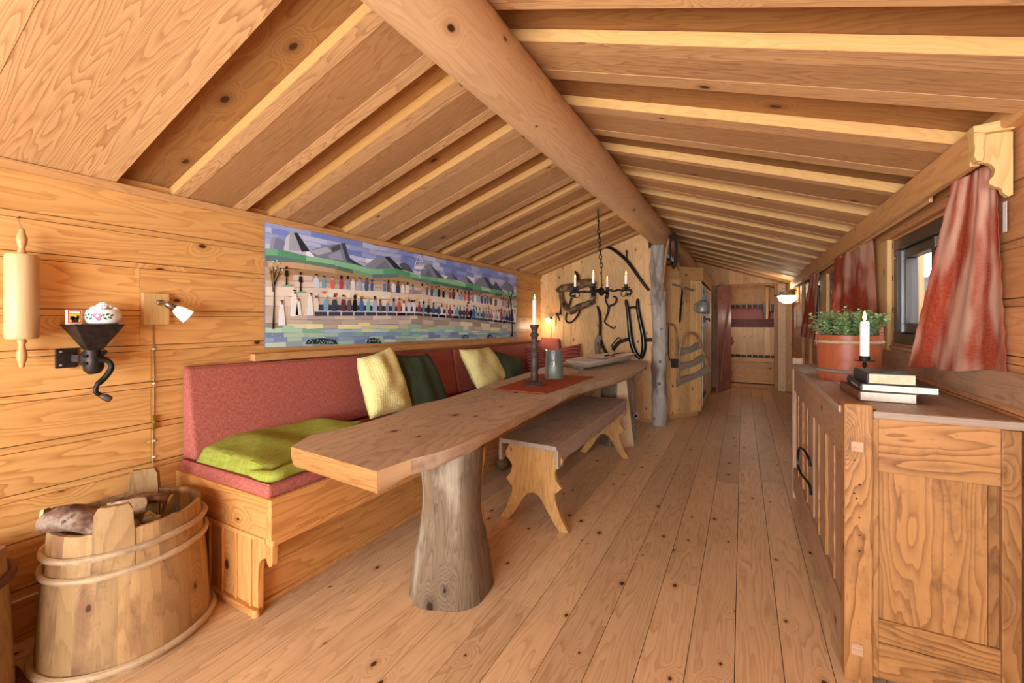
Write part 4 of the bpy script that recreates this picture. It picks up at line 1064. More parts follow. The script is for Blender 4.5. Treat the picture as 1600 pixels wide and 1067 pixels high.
    for a, d in (((935, 345), (962, 262)), ((1000, 345), (975, 262)), ((962, 262), (975, 262)), ((945, 320), (992, 320)), ((950, 300), (988, 300)), ((945, 345), (992, 330)), ((992, 345), (945, 330)), ((972, 262), (972, 400))): branch(a, d, 1.3, 1.3, '#e8e6e4', 14)
    poly([(945, 325), (992, 325), (992, 345), (945, 345)], '#eceaea', 13)
    ob = b.build('wall_hanging', 'paint')
    tag(ob, 'long patchwork cloth hanging of mountains and a feast, pinned along the pine wall', 'wall hanging')
tapestry()

# ================================================================== LEFT WALL ITEMS
p0 = Vector((-2.212, .511, 1.085))
t = thing('rolling_pin', 'big wooden rolling pin hanging on a string from a nail in the pine wall', 'rolling pin', p0)
b = MB(); r = .0415; b.lathe([(0, 0), (r*.93, 0), (r, .006), (r*1.01, .15), (r, .287), (r*.93, .293), (0, .293)], p0, 36); b.build('roller', 'maple', t)
hp = [(.008, 0), (.011, .004), (.012, .010), (.008, .018), (.0095, .028), (.0135, .045), (.014, .058), (.010, .072), (.0075, .079), (.008, .084), (.005, .09), (0, .091)]
b = MB(); b.lathe([(0, 0)]+hp, p0+Vector((0, 0, .293)), 20); b.build('handle', 'handle_wood', t)
b = MB(); b.lathe([(0, 0)]+[(q, z*1.12) for q, z in hp], p0, 20, Matrix.Rotation(PI, 3, 'X')); b.build('handle', 'handle_wood', t)
b = MB(); tp = p0+Vector((0, 0, .38)); b.tube([tp+Vector((0, -.003, 0)), Vector((-2.255, .512, 1.512)), tp+Vector((0, .003, 0))], .0012, 5); b.build('string', 'rope', t)
b = MB(); b.tube([(-2.272, .514, 1.512), (-2.247, .514, 1.513), (-2.246, .514, 1.515)], [.0018, .0018, .0035], 8); tag(b.build('nail', 'iron'), 'dark nail in the wall holding the rolling pin string', 'nail')

t = thing('wall_grinder', 'black cast iron hand grinder with square hopper and crank screwed to the wall', 'grinder', (-2.25, .69, .84))
gx, gy = -2.195, .692
b = MB()
def frus(z0, w0, z1, w1, th=0):
    b.hexa([(gx-w0, gy-w0, z0), (gx+w0, gy-w0, z0), (gx+w0, gy+w0, z0), (gx-w0, gy+w0, z0), (gx-w1, gy-w1, z1), (gx+w1, gy-w1, z1), (gx+w1, gy+w1, z1), (gx-w1, gy+w1, z1)], (0, 0, 1), (.5, 0, 0))
frus(1.035, .022, 1.128, .070); frus(1.128, .072, 1.134, .074); b.build('hopper', 'rust', t, bevel=.003)
b = MB(); b.lathe([(0, 0), (.030, 0), (.036, .008), (.036, .03), (.028, .042), (.02, .055), (0, .055)], (gx-.035, gy, 1.003), 24, align((1, 0, -.1)))
b.tube([(gx, gy-.002, 1.05), (gx, gy, 1.0), (gx, gy+.002, .962), (gx, gy+.004, .945)], [.022, .03, .03, .018], 14)
b.build('body', 'rust', t)
b = MB()
for k in range(7):
    a = 2*PI*k/7; b.tube([(gx+.01, gy+.03*math.cos(a), 1.0+.03*math.sin(a)), (gx+.022, gy+.034*math.cos(a), 1.0+.034*math.sin(a))], .006, 8)
b.tube([(gx+.004, gy+.022, 1.015), (gx+.03, gy+.024, 1.028)], .009, 10); b.tube([(gx+.02, gy, 1.0), (gx+.05, gy, .998)], .012, 12); b.build('clamp_bolts', 'iron', t)
b = MB(); b.box((-2.269, .607, .968), (-2.262, .668, 1.042)); b.bar((-2.262, .655, 1.005), (gx, gy, 1.0), .018, .03); b.build('wall_plate', 'rust', t, bevel=.003)
for z in (.98, 1.03):
    b = MB(); b.lathe([(0, 0), (.005, 0), (.004, .003), (0, .004)], (-2.262, .622, z), 10, align((1, 0, 0))); b.build('screw', 'tin', t)
crk = spline([Vector(p) for p in ((gx+.045, gy, .998), (gx+.052, gy+.028, .992), (gx+.052, gy+.036, .965), (gx+.05, gy+.018, .93), (gx+.05, gy-.004, .905), (gx+.05, gy-.008, .88), (gx+.05, gy+.006, .865))], 5)
b = MB(); b.tube(crk, [.009]*10+[.010]*10+[.008]*(len(crk)-20), 10); cr_ = b.build('crank', 'iron', t)
b = MB(); e = crk[-1]; b.lathe([(0, 0), (.009, .001), (.012, .012), (.013, .026), (.009, .036), (0, .038)], e, 16, align((.45, .6, -.5))); b.build('crank_knob', 'darkwood', cr_)

bp = Vector((-2.183, .718, 1.1345))
t = thing('sugar_bowl', 'white porcelain bowl with painted pink roses standing on the grinder hopper', 'bowl', bp)
b = MB(); b.lathe([(0, 0), (.042, 0), (.048, .005), (.054, .022), (.054, .040), (.048, .055), (.045, .056), (.045, .052), (0, .048)], bp, 36); b.build('bowl_body', 'porcelain', t)
b = MB()
def onbowl(a, z, r=.0538): return bp+Vector(((r+.0008)*math.cos(a), (r+.0008)*math.sin(a), z*1.12))
fc = -.62
for (da, z, s_, col) in ((0, .027, .011, '#c87a84'), (.13, .031, .008, '#d89aa0'), (-.14, .029, .008, '#c9808a'), (.05, .018, .007, '#b96672'), (0, .0275, .0045, '#e9c8c4')):
    cc = onbowl(fc+da, z, .0543+.0006*(s_ < .005)); n_ = Vector((math.cos(fc+da), math.sin(fc+da), 0)); tt_ = Vector((-n_.y, n_.x, 0))
    P = [cc+tt_*s_*math.cos(q*PI/5)+Vector((0, 0, s_*math.sin(q*PI/5))) for q in range(10)]
    b.add(P, [tuple(range(10))], [[(0, 0)]*10], lin(col)[:3], 0)
for sd in (-1, 1):
    for k in range(5):
        aa = fc+sd*(.27+.12*k); z = (.03, .019, .033, .022, .03)[k]
        cc = onbowl(aa, z, .0545); n_ = Vector((math.cos(aa), math.sin(aa), 0)); tt_ = Vector((-n_.y, n_.x, 0))*sd; d1 = (tt_*.8+Vector((0, 0, .7*((-1)**k)))).normalized(); d2 = d1.cross(n_)
        P = [cc-d1*.0075, cc+d2*.004, cc+d1*.0075, cc-d2*.004]
        b.add(P, [(0, 1, 2, 3)], [[(0, 0)]*4], lin('#2f5a44')[:3], 0)
b.build('painted_flowers', 'paint', t)
b = MB()
for i in range(26):
    a = R.random()*6.28; q = R.random()*.036; h = .056+.022*(1-q/.036)
    b.lathe([(0, -.009), (.008, -.003), (.010, .002), (.006, .008), (0, .010)], bp+Vector((q*math.cos(a), q*math.sin(a), h)), 8, align((R.uniform(-1, 1), R.uniform(-1, 1), 1)))
b.build('white_wool', 'wool', t)['kind'] = 'stuff'
t = thing('matchbox', 'small matchbox with a red and yellow picture leaning beside the porcelain bowl', 'matchbox', (-2.175, .636, 1.1345))
b = MB(); b.box((-2.19, .614, 1.1345), (-2.176, .655, 1.188), (0, 0, 1)); b.build('box_sleeve', 'white', t, bevel=.0008)
b = MB()
def mbp(a, z, k=0): return Vector((-2.176+.0005*(1+k), .614+.041*a, 1.1345+z))
for (a0, z0, a1, z1, col, k) in ((.06, .003, .94, .052, '#c8402c', 0), (.12, .008, .88, .038, '#e8c040', 1), (.3, .008, .75, .026, '#2c2a22', 2), (.2, .016, .5, .030, '#26241e', 2), (.15, .041, .85, .048, '#f0e8d0', 1), (.62, .018, .8, .033, '#3a3a1e', 2)):
    b.add([mbp(a0, z0, k), mbp(a1, z0, k), mbp(a1, z1, k), mbp(a0, z1, k)], [(0, 1, 2, 3)], [[(0, 0)]*4], lin(col)[:3], 0)
b.build('picture_label', 'paint', t)

def spot(loc, axn, name_lb, scale=1., lit='opal'):
    """wall spot on a square pine board; axn = outward normal, shade aims mostly sideways and down"""
    n_ = Vector(axn); sd = Vector((0, 0, 1)).cross(n_).normalized()
    return n_, sd
t = thing('wall_spotlight', 'small white glass spotlight on a square pine board beside the patchwork hanging', 'lamp', (-2.27, .915, 1.2))
b = MB(); b.box((-2.27, .868, 1.130), (-2.243, .962, 1.266), (0, 0, 1), (.6, 0, 0)); b.build('mounting_board', 'pinpine', t, bevel=.002)
b = MB(); b.lathe([(0, 0), (.013, 0), (.012, .006), (.006, .01), (0, .01)], (-2.243, .925, 1.226), 18, align((1, 0, 0))); b.tube([(-2.235, .925, 1.226), (-2.215, .933, 1.226), (-2.21, .938, 1.222)], .004, 8)
d = Vector((.25, .75, -.62)).normalized(); s0 = Vector((-2.208, .935, 1.224)); b.lathe([(0, 0), (.013, .001), (.0155, .006), (.0155, .034), (.012, .038), (0, .038)], s0, 22, align(d)); b.build('lamp_holder', 'chrome', t)
b = MB(); b.lathe([(.012, .036), (.018, .044), (.024, .058), (.030, .088), (.031, .098), (.0295, .098), (.028, .086), (.021, .058), (.0, .045)], s0, 26, align(d)); b.build('glass_shade', 'opal', t)
t2 = thing('lamp_cable', 'thin golden cable running down the wall from the pine lamp board', 'cable', (-2.268, .91, .45))
b = MB(); b.tube([(-2.266, .912+.002*math.sin(z*9), z) for z in [1.13-.04*i for i in range(18)]], .0022, 6); b.build('wire', 'cable', t2)
b = MB(); b.box((-2.268, .905, .675), (-2.255, .919, .735)); b.box((-2.256, .909, .70), (-2.252, .915, .715)); b.build('switch', 'brass', t2, bevel=.002)
for z in (1.02, .87, .62, .55):
    b = MB(); b.box((-2.268, .907, z), (-2.261, .917, z+.006)); b.build('cable_clip', 'white', t2)
b = MB(); b.tube([(-2.262, .30, .155), (-2.262, .52, .156), (-2.262, .98, .158)], .0035, 6); tag(b.build('floor_cable', 'white'), 'thin white cable along the wall behind the round tubs', 'cable')

# ================================================================== TUBS AND FIREWOOD
def tub(name, label, c, rb, rt, h, sx, sy, mat, handles, hoops, staves=26):
    t = thing(name, label, 'tub', c); cv = Vector(c); seg = 104
    b = MB(); b.lathe([(rb, .0), (rb+(rt-rb)*.5+.003, h*.5), (rt, h), (rt-.014, h), (rb-.016, .05), (0, .05)], cv, seg, staves=staves, sx=sx, sy=sy)
    b.lathe([(rb-.02, .002), (rb-.001, .0)][::-1], cv, seg, sx=sx, sy=sy)
    ob = b.build('staves', mat, t)
    for p in ob.data.vertices:
        if p.co.z > h-.004:
            a = math.atan2(p.co.y, p.co.x); p.co.z += .008*mnoise.noise(Vector((math.cos(a)*5, math.sin(a)*5, 3)))
    for (a, wdt, hh) in handles:
        b = MB(); K = 8; P = []
        for lvl, (z, dw) in enumerate(((h-.12, 1), (h-.01, 1), (h+hh*.75, .92), (h+hh, .72))):
            for i in range(K+1):
                q = a+(i/K-.5)*wdt*dw; rr_ = rb+(rt-rb)*min(1, z/h)
                zz_ = z+(.0012*math.sin(i*1.9) if lvl == 3 else 0)
                P.append((rr_+.003, q, zz_))
        vs = [cv+Vector((r_*sx*math.cos(q), r_*sy*math.sin(q), z)) for r_, q, z in P]+[cv+Vector(((r_-.022)*sx*math.cos(q), (r_-.022)*sy*math.sin(q), z)) for r_, q, z in P]
        N = len(P); fs = []; W = K+1
        for l in range(3):
            for i in range(K):
                f = (l*W+i, l*W+i+1, (l+1)*W+i+1, (l+1)*W+i); fs += [f, tuple(k+N for k in f[::-1])]
            for e in (0, K):
                f = (l*W+e, (l+1)*W+e, (l+1)*W+e+N, l*W+e+N); fs.append(f if e == 0 else f[::-1])
        for i in range(K): fs.append((3*W+i, 3*W+i+1, 3*W+i+1+N, 3*W+i+N))
        uvs = [[(P[k % N][2]+3, P[k % N][1]*.22+k//N) for k in f] for f in fs]
        b.add(vs, fs, uvs, (R.random(), .2, 0), 0, True); b.build('handle_stave', mat, t)
    for (z, th, m, tilt, ha) in hoops:
        pts = []
        for k in range(72):
            a = 2*PI*k/72; zz_ = z+tilt*math.cos(a-ha); r_ = rb+(rt-rb)*zz_/h+th*.6+.0035*mnoise.noise(Vector((a*3, z*9, 1)))
            pts.append(cv+Vector((r_*sx*math.cos(a), r_*sy*math.sin(a), zz_)))
        b = MB(); b.tube(pts, [th*(1+.25*mnoise.noise(Vector((k*.3, z*7, 2)))) for k in range(72)], 8, (.5, 0, 0), closed=True, flat=1., up=(0, 0, 1)); b.build('hoop', m, t)
    return t
tub('firewood_tub', 'large oval coopered wooden tub holding firewood, beside the sofa bench end', (-1.99, .732, 0), .247, .213, .455, .97, .99, 'tub',
    [(-.55, .5, .085), (-.55+PI, .5, .085)], [(.022, .012, 'hoop', .003, 0), (.325, .0105, 'hoop', .01, 1.2), (.385, .011, 'hoop', .012, .8)])
tub('small_tub', 'darker wooden tub with a red-brown hoop, cut off at the photo edge', (-2.045, .262, 0), .205, .185, .42, 1, .94, 'tub2', [(.95, .45, .05)], [(.02, .012, 'redhoop', 0, 0), (.375, .013, 'redhoop', .004, 0)], 22)
def chunk(name, label, pts, rads, mat, endmat, seed, flat=1., group='firewood in the oval tub', up=None):
    t = thing(name, label, 'firewood', pts[0], group)
    b = MB(); P = spline(pts, 5); n_ = len(P); rs = [rads[0]+(rads[-1]-rads[0])*i/(n_-1) for i in range(n_)]
    b.tube(P, rs, 18, (.5, 0, 0), flat=flat, up=up); ob = b.build('log_body', mat, t)
    for p in ob.data.vertices:
        n3 = mnoise.noise_vector(p.co*22+Vector((seed, 0, 0))); p.co += n3*.009
    for i, s_ in ((-1, 1), (0, -1)):
        d = (P[-1]-P[-2]) if i == -1 else (P[0]-P[1]); q = P[i]+d.normalized()*.004
        b = MB(); rr_ = rs[i]*.9; A = align(d)
        ps = [q+A @ Vector((rr_*math.cos(a)*(1+.12*math.sin(3*a+seed)), rr_*flat*.8*math.sin(a), 0)) for a in [k*PI/7 for k in range(14)]]
        qs = [p-d.normalized()*.012 for p in ps]
        b.add(ps+qs, [tuple(range(14))]+[(k, 14+k, 14+(k+1) % 14, (k+1) % 14) for k in range(14)], [[(.01*k, .01*(k % 5)) for k in range(14)]]+[[(0, 0), (.01, 0), (.01, .01), (0, .01)]]*14, (.5, 0, 0)); b.build('cut_end', endmat, t)
    return t
chunk('firewood_log', 'thick brown bark-covered log lying over the left rim of the oval tub', [Vector((-2.02, .535, .485)), Vector((-1.95, .575, .495)), Vector((-1.86, .64, .455)), Vector((-1.85, .69, .43))], [.052, .036], 'birchbark', 'cutend', 1, .8)
chunk('firewood_log', 'split white birch log with pale cut end in the middle of the oval tub', [G(156, 806, z=.475), G(190, 795, z=.487), G(224, 793, z=.475)], [.034, .037], 'splitwood', 'cutend', 5, .75)
chunk('firewood_log', 'small split log low in the oval tub, right of the birch log', [G(228, 806, z=.41), G(245, 812, z=.39)], [.028, .02], 'splitwood', 'cutend', 9, .7)
chunk('firewood_log', 'dark log at the back of the oval tub under the wall-side handle', [Vector((-2.12, .72, .44)), Vector((-2.06, .80, .455)), Vector((-2.0, .86, .44))], [.026, .022], 'birchbark', 'cutend', 13, .8)
b = MB(); b.bar(G(254, 800, z=.36), G(259, 777, z=.44), .014, .006); tag(b.build('kindling_stick', 'pinpine'), 'pale thin kindling stick standing upright at the right inside of the oval tub', 'stick')

# ================================================================== CEILING HOOKS
def ch(u, v, lb):
    d = _ray(u, v); sl = SL; tt_ = (ZA-CH+sl*AP*-1*0-sl*AP)/1
    t_ = (ZA-SL*AP-CH)/(d[2]-SL*d[0]); p = Vector((d[0]*t_, d[1]*t_, CH+d[2]*t_))
    b = MB(); b.tube(spline([p+Vector((0, 0, .005)), p-Vector((0, 0, .012)), p+Vector((.004, .012, -.026)), p+Vector((.006, .026, -.022)), p+Vector((.006, .032, -.010))], 4), .003, 8)
    tag(b.build('ceiling_hook', 'iron'), lb, 'hook', 'ceiling hooks')
ch(716, 121, 'black iron hook in the ceiling board nearer the camera')
ch(816, 206, 'black iron hook in the ceiling farther along, near the ridge log')
# ================================================================== GABLE WALL ITEMS
Y = YG-.015
def gp_(u, v, y=Y): return G(u, v, y=y)
def gtube(pts, rad, y=Y, n=4, **k):
    b = MB(); P = spline([gp_(*p, y=y) for p in pts], n)
    if isinstance(rad, (list, tuple)):
        m = len(P); q = len(rad)-1; rad = [rad[min(q, int(i/(m-1)*q))]*(1-((i/(m-1)*q) % 1))+rad[min(q, int(i/(m-1)*q)+1)]*((i/(m-1)*q) % 1) for i in range(m)]
    b.tube(P, rad, k.pop('seg', 10), (.5, 0, 0), **k); return b
# pack-horse collar / saddle tree
t = thing('harness_saddle', 'old worn leather and wood harness saddle hanging on the gable wall', 'harness', gp_(900, 470))
gtube([(871, 455), (880, 450), (895, 449), (910, 443), (922, 442), (929, 446)], [.04, .065, .07, .075, .07, .04], Y-.07, flat=.7).build('upper_pad', 'horse', t)
gtube([(877, 456), (878, 468), (884, 480), (893, 486), (903, 480), (915, 476), (928, 470)], [.04, .042, .05, .062, .055, .055, .045], Y-.06, flat=.7).build('lower_pad', 'horse', t)
gtube([(925, 446), (927, 458), (926, 470)], [.03, .028, .03], Y-.04).build('side_roll', 'horse', t)
gtube([(898, 424), (903, 432), (902, 446)], [.012, .018, .02], Y-.05).build('upright_peg', 'leather', t)
b = MB(); b.lathe([(0, 0), (.022, 0), (.02, .02), (.01, .028), (0, .03)], gp_(925, 466, Y-.08), 16, align((0, -1, 0))); b.build('round_boss', 'tin', t)
b = gtube([(893, 465), (887, 485), (884, 498), (888, 504), (896, 501), (905, 488), (907, 476)], .012, Y-.055, flat=.35, up=(0, 1, 0)); b.build('hanging_strap', 'leather', t)
b = gtube([(876, 468), (876, 482), (875, 492)], [.004, .006, .016], Y-.03); b.tube([gp_(870, 489, Y-.03), gp_(875, 502, Y-.03)], [.018, .006], 8); b.build('tassel', 'leather', t)
# long cloth-wrapped scythe-like piece
t = thing('leather_trace', 'long dark leather harness trace wrapped in cloth, hanging beside the saddle', 'harness', gp_(940, 530))
gtube([(933, 478), (937, 490), (938, 510), (937, 526)], [.018, .026, .028, .026], Y-.03, flat=.6).build('upper_strap', 'leather', t)
gtube([(937, 524), (934, 534), (933, 546), (934, 556)], [.028, .042, .032, .02], Y-.045).build('cloth_wrap', 'oldgrey', t)
gtube([(938, 530), (942, 542), (947, 551), (953, 557)], [.028, .03, .028, .02], Y-.035, flat=.6).build('lower_strap', 'leather', t)
# iron hook
t = thing('iron_hook', 'forked black iron hook hanging right of the leather trace', 'hook', gp_(952, 490))
b = gtube([(958, 463), (963, 466), (961, 474), (952, 479), (950, 488), (946, 498), (945, 504), (953, 510), (959, 513), (962, 509)], [.009, .011, .012, .013, .013, .01, .008, .008, .008, .005], Y-.02); b.build('hook_bar', 'iron', t)
gtube([(951, 480), (947, 472), (946, 464), (949, 460)], .009, Y-.02).build('upper_prong', 'iron', t)
# hames / yoke
t = thing('horse_collar', 'black U-shaped wooden horse hames hanging beside the log post', 'harness', gp_(997, 520))
gtube([(978, 471), (981, 485), (983, 505), (985, 525), (989, 543), (995, 555), (1001, 560)], [.018, .023, .026, .028, .028, .026, .02], Y-.035, seg=12).build('left_bow', 'black', t)
gtube([(996, 470), (997, 485), (1001, 505), (1005, 525), (1006, 543), (1004, 553), (1001, 560)], [.018, .023, .026, .028, .028, .026, .02], Y-.035, seg=12).build('right_bow', 'black', t)
gtube([(980, 482), (988, 480), (997, 481)], .014, Y-.035).build('cross_strap', 'leather', t)
for u, v in ((978, 470), (996, 469)):
    b = MB(); b.lathe([(0, -.02), (.013, -.012), (.016, 0), (.012, .014), (0, .018)], gp_(u, v, Y-.03), 12); b.build('tip_knob', 'black', t)
# buckled belt through the hames
t = thing('buckled_belt', 'short black leather belt with iron buckle hanging behind the horse hames', 'belt', gp_(968, 535, Y-.01))
gtube([(983, 530), (974, 532), (966, 536), (960, 543), (957, 547)], .022, Y-.012, flat=.25, up=(0, 1, 0)).build('belt_strap', 'leather', t)
gtube([(1010, 531), (1019, 531)], .022, Y-.012, flat=.25, up=(0, 1, 0)).build('belt_end', 'leather', t)
b = MB(); q = [gp_(u, v, Y-.02) for u, v in ((955, 540), (966, 527), (971, 531), (959, 545))]
for a, c in zip(q, q[1:]+q[:1]): b.tube([a, c], .006, 8)
b.build('buckle', 'iron', t)
# sledge runner
t = thing('sledge_runner', 'long curved black iron-shod sledge runner on the gable wall below the ridge', 'sledge runner', gp_(980, 415))
gtube([(945, 386), (955, 388), (967, 396), (980, 408), (992, 424), (1003, 440), (1014, 454)], [.016, .022, .024, .024, .024, .022, .018], Y-.03, seg=10, flat=.8).build('runner_bar', 'black', t)
b = gtube([(979, 406), (979, 398), (979, 391)], [.008, .008, .012], Y-.03); b.build('iron_pin', 'iron', t)
# gable spotlight
t = thing('wall_spotlight', 'lit glass spotlight on a small pine board at the sofa corner of the gable wall', 'lamp', gp_(863, 500))
a, c = G(858, 492, y=YG-.018), G(868, 509, y=YG-.018)
b = MB(); b.box((a.x, YG-.02, c.z), (c.x, YG, a.z), (0, 0, 1), (.8, 0, 0)); b.build('mounting_board', 'pinpine', t, bevel=.002)
b = MB(); s0 = gp_(861, 496, YG-.05); d = Vector((-.55, -.35, -.55)).normalized(); b.tube([gp_(862, 495, YG-.02), s0], .006, 8); b.lathe([(0, 0), (.014, 0), (.016, .02), (0, .02)], s0, 16, align(d)); b.build('lamp_holder', 'iron', t)
b = MB(); b.lathe([(.013, .018), (.024, .035), (.033, .07), (.031, .07), (.02, .034), (0, .024)], s0, 22, align(d)); b.build('glass_shade', 'opalon', t)
gl = s0+d*.1
b = MB(); b.tube([(gp_(861, 509, YG-.006)), gp_(861, 530, YG-.006), gp_(861, 545, YG-.006)], .0025, 6); tag(b.build('lamp_cable', 'cable'), 'thin cable dropping from the gable spotlight behind the striped pillow', 'cable')
t = thing('wall_socket', 'white electric socket low on the gable wall by the log post', 'socket', gp_(994, 649))
b = MB(); a, c = gp_(990, 643, YG), gp_(998, 655, YG); b.box((a.x, YG-.02, c.z), (c.x, YG, a.z)); b.build('face_plate', 'white', t, bevel=.003)
b = MB(); m_ = (Vector(a)+Vector(c))/2; b.lathe([(0, 0), (.016, 0), (.016, .002), (0, .002)], (m_.x, YG-.0195, m_.z), 18, align((0, -1, 0))); b.build('socket_well', 'black', t)
b = MB(); b.box((-.93, YG-.03, 1.96), (-.875, YG, 2.03)); tag(b.build('iron_bracket', 'iron', bevel=.004), 'small black bracket on the gable wall left of the post top', 'bracket')

# ================================================================== CHANDELIER
cc = Vector((-1.062, 3.6, 1.40))
t = thing('chandelier', 'black wrought iron candle chandelier hanging on a chain from the ceiling', 'chandelier', cc)
zc = ceil_z(-1.08)
b = MB(); b.tube([(-1.095, 3.6, zc+.01), (-1.09, 3.6, zc-.10), (-1.086, 3.6, zc-.19)], [.006, .007, .005], 8)
b.lathe([(0, 0), (.014, .01), (.01, .02), (0, .022)], (-1.089, 3.6, zc-.12), 10); b.build('ceiling_rod', 'iron', t)
b = MB(); z = zc-.185; k = 0; zend = 1.60
while z > zend:
    hx, lk = .011, .026
    xx = -1.086+.024*(zc-.185-z)/(zc-.185-zend)
    ring_ = []
    for q in range(14):
        a = 2*PI*q/14; o = Vector((hx*math.cos(a), 0, (lk-.003)*math.sin(a)))
        if k % 2: o = Vector((0, o.x, o.z))
        else: o = Vector((o.x*.9, o.x*.45, o.z))
        ring_.append(Vector((xx, 3.6, z-.015))+o)
    b.tube(ring_, .0042, 6, closed=True); z -= .036; k += 1
b.build('chain', 'iron', t)
b = MB(); b.tube([(cc.x, 3.6, zend+.005), (cc.x, 3.6, 1.43), (cc.x, 3.6, 1.37)], [.005, .006, .008], 8); b.lathe([(0, 0), (.02, .012), (.028, .03), (.018, .05), (.03, .06), (.012, .075), (0, .08)], (cc.x, 3.6, 1.355), 16); b.build('centre_stem', 'iron', t)
dirs = [(-.245, .02), (-.005, -.215), (-.015, .23), (.215, -.03)]
fz = 1.398
cl = ['leftmost white candle burning on the iron chandelier', 'second candle from the left on the iron chandelier, nearest the room', 'third candle from the left on the iron chandelier, at its back', 'rightmost white candle burning on the iron chandelier']
for i, (dx, dy) in enumerate(dirs):
    e = cc+Vector((dx, dy, 0)); L = math.hypot(dx, dy); u_ = Vector((dx/L, dy/L, 0)); sd = Vector((-u_.y, u_.x, 0))
    b = MB(); P = [cc+u_*(L*q/14)+sd*(.006*math.sin(q*1.8))+Vector((0, 0, fz-cc.z+.004*math.cos(q*1.3))) for q in range(15)]
    P += [e+u_*(.02+.03*math.sin(q*.9))*1+Vector((0, 0, fz-cc.z+.018*(1-math.cos(q*.9))*(-1))) for q in range(1, 5)]
    b.tube(P, [.0085 if q % 3 else .012 for q in range(len(P))], 8)
    for sg in (-1, 1):
        b.tube([e-u_*.05*sg*0+u_*(.018*sg)+sd*0+Vector((0, 0, fz-cc.z-.005))]+[e+u_*(.022*sg*(1+math.sin(a)))+Vector((0, 0, fz-cc.z-.03+.022*math.cos(a))) for a in [q*.6 for q in range(8)]], .004, 6)
    ar = b.build('arm', 'iron', t)
    b = MB(); c0 = e+Vector((0, 0, fz-cc.z)); b.lathe([(0, 0), (.010, .004), (.014, .010), (.016, .016), (.014, .016), (.015, .040), (.017, .048), (.0125, .048), (.0125, .03), (0, .028)], c0, 16); b.build('candle_cup', 'iron', ar)
    b = MB()
    for q in range(8):
        a = q*PI/4; v_ = Vector((math.cos(a), math.sin(a), 0)); w_ = Vector((-v_.y, v_.x, 0))*.012
        b.add([c0+v_*.008+Vector((0, 0, .014)), c0+v_*.028-w_+Vector((0, 0, .016)), c0+v_*.042+Vector((0, 0, .026)), c0+v_*.028+w_+Vector((0, 0, .016)),
               c0+v_*.008+Vector((0, 0, .011)), c0+v_*.028-w_+Vector((0, 0, .013)), c0+v_*.042+Vector((0, 0, .024)), c0+v_*.028+w_+Vector((0, 0, .013))],
              [(0, 1, 2, 3), (7, 6, 5, 4), (0, 4, 5, 1), (1, 5, 6, 2), (2, 6, 7, 3), (3, 7, 4, 0)], [[(0, 0)]*4]*6, (.5, 0, 0))
    b.build('leaf_pan', 'iron', ar)
    b = MB(); rg = [c0+u_*.0+Vector((.008*math.cos(a)*abs(u_.y)+.008*math.cos(a)*.4, 0, -.03+.022*math.sin(a))) for a in [q*PI/6 for q in range(12)]]
    b.tube(rg, .0028, 6, closed=True); b.build('drop_ring', 'iron', ar)
    candle(c0+Vector((0, 0, .030)), .0105, [.088, .092, .086, .092][i], cl[i], 'candles on the chandelier')

# ================================================================== ROPE AND STICK ON THE POST
yp = 4.82
t = thing('coiled_strap', 'dark leather rope coiled and hung at the top of the log post', 'rope', G(1050, 390, y=yp))
b = MB()
for k in range(5):
    w, h, ou = 4.2+k*.55, 24+k*1.2, k*.4
    P = [G(1051+ou+w*math.sin(a)*(1 if k % 2 else .9), 393+h*math.cos(a)-2, y=yp-.006*k) for a in [q*2*PI/26 for q in range(26)]]
    b.tube(P, .0062, 6, closed=True)
b.tube([G(1046, 368, y=yp), G(1050, 374, y=yp), G(1054, 370, y=yp)], .02, 8); b.build('coils', 'leather', t)
b = MB(); b.tube(spline([G(u, v, y=yp+.02) for u, v in ((1046, 368), (1042, 390), (1039, 412), (1036, 440), (1034, 470))], 4), [.014]*8+[.012]*4+[.010]*4+[.008], 8); tag(b.build('wooden_stick', 'barkstick'), 'long brown stick hanging against the right edge of the log post', 'stick')
_q0, _q1 = G(1056, 402, y=yp), Vector((-.80, 5.17, 0))+Vector((.6, .8, 0))*.334+Vector((.8, -.6, 0))*.03+Vector((0, 0, 1.354))
b = MB(); b.tube([_q0.lerp(_q1, k/3) for k in range(4)], [.013, .013, .011, .005], 8); tag(b.build('wooden_stick', 'barkstick'), 'shorter pointed stick hanging in front of the cupboard panel', 'stick')

# ================================================================== TALL CUPBOARD BEHIND THE POST
A_, B_, C_ = Vector((-.905, 5.03, 0)), Vector((-.44, 5.65, 0)), Vector((-.43, 7.5, 0))
t = thing('tall_cupboard', 'tall pine cupboard with an angled board front behind the log post', 'cupboard', (-.65, 6, 0))
dAB = (B_-A_).normalized(); LAB = (B_-A_).length; nAB = Vector((dAB.y, -dAB.x, 0))
b = MB(); vboards(b, 0, LAB, lambda q, d, z: tuple(A_+dAB*q-nAB*d+Vector((0, 0, z))), 1.63, .055, pitch=(.09, .11), jit=random.Random(5)); b.build('side_panel', 'gable', t)
b = MB()
def pan(p, q, z0, z1, th, off=0., mi=0, out=None, tint=None):
    d = (q-p).normalized(); n_ = out or Vector((d.y, -d.x, 0)); p2, q2 = p+n_*off, q+n_*off
    z = Vector((0, 0, 1)); b.hexa([p2-n_*th+z*z0, q2-n_*th+z*z0, q2+z*z0, p2+z*z0, p2-n_*th+z*z1, q2-n_*th+z*z1, q2+z*z1, p2+z*z1], d, tint, mi)
pan(A_, B_+dAB*.015, 1.62, 1.775, .02, .022, tint=(.2, .2, 0)); pan(B_+Vector((.022, -.01, 0)), C_, 1.62, 1.775, .02, .0, tint=(.5, 0, 0)); b.build('cornice', 'trim', t, bevel=.003)
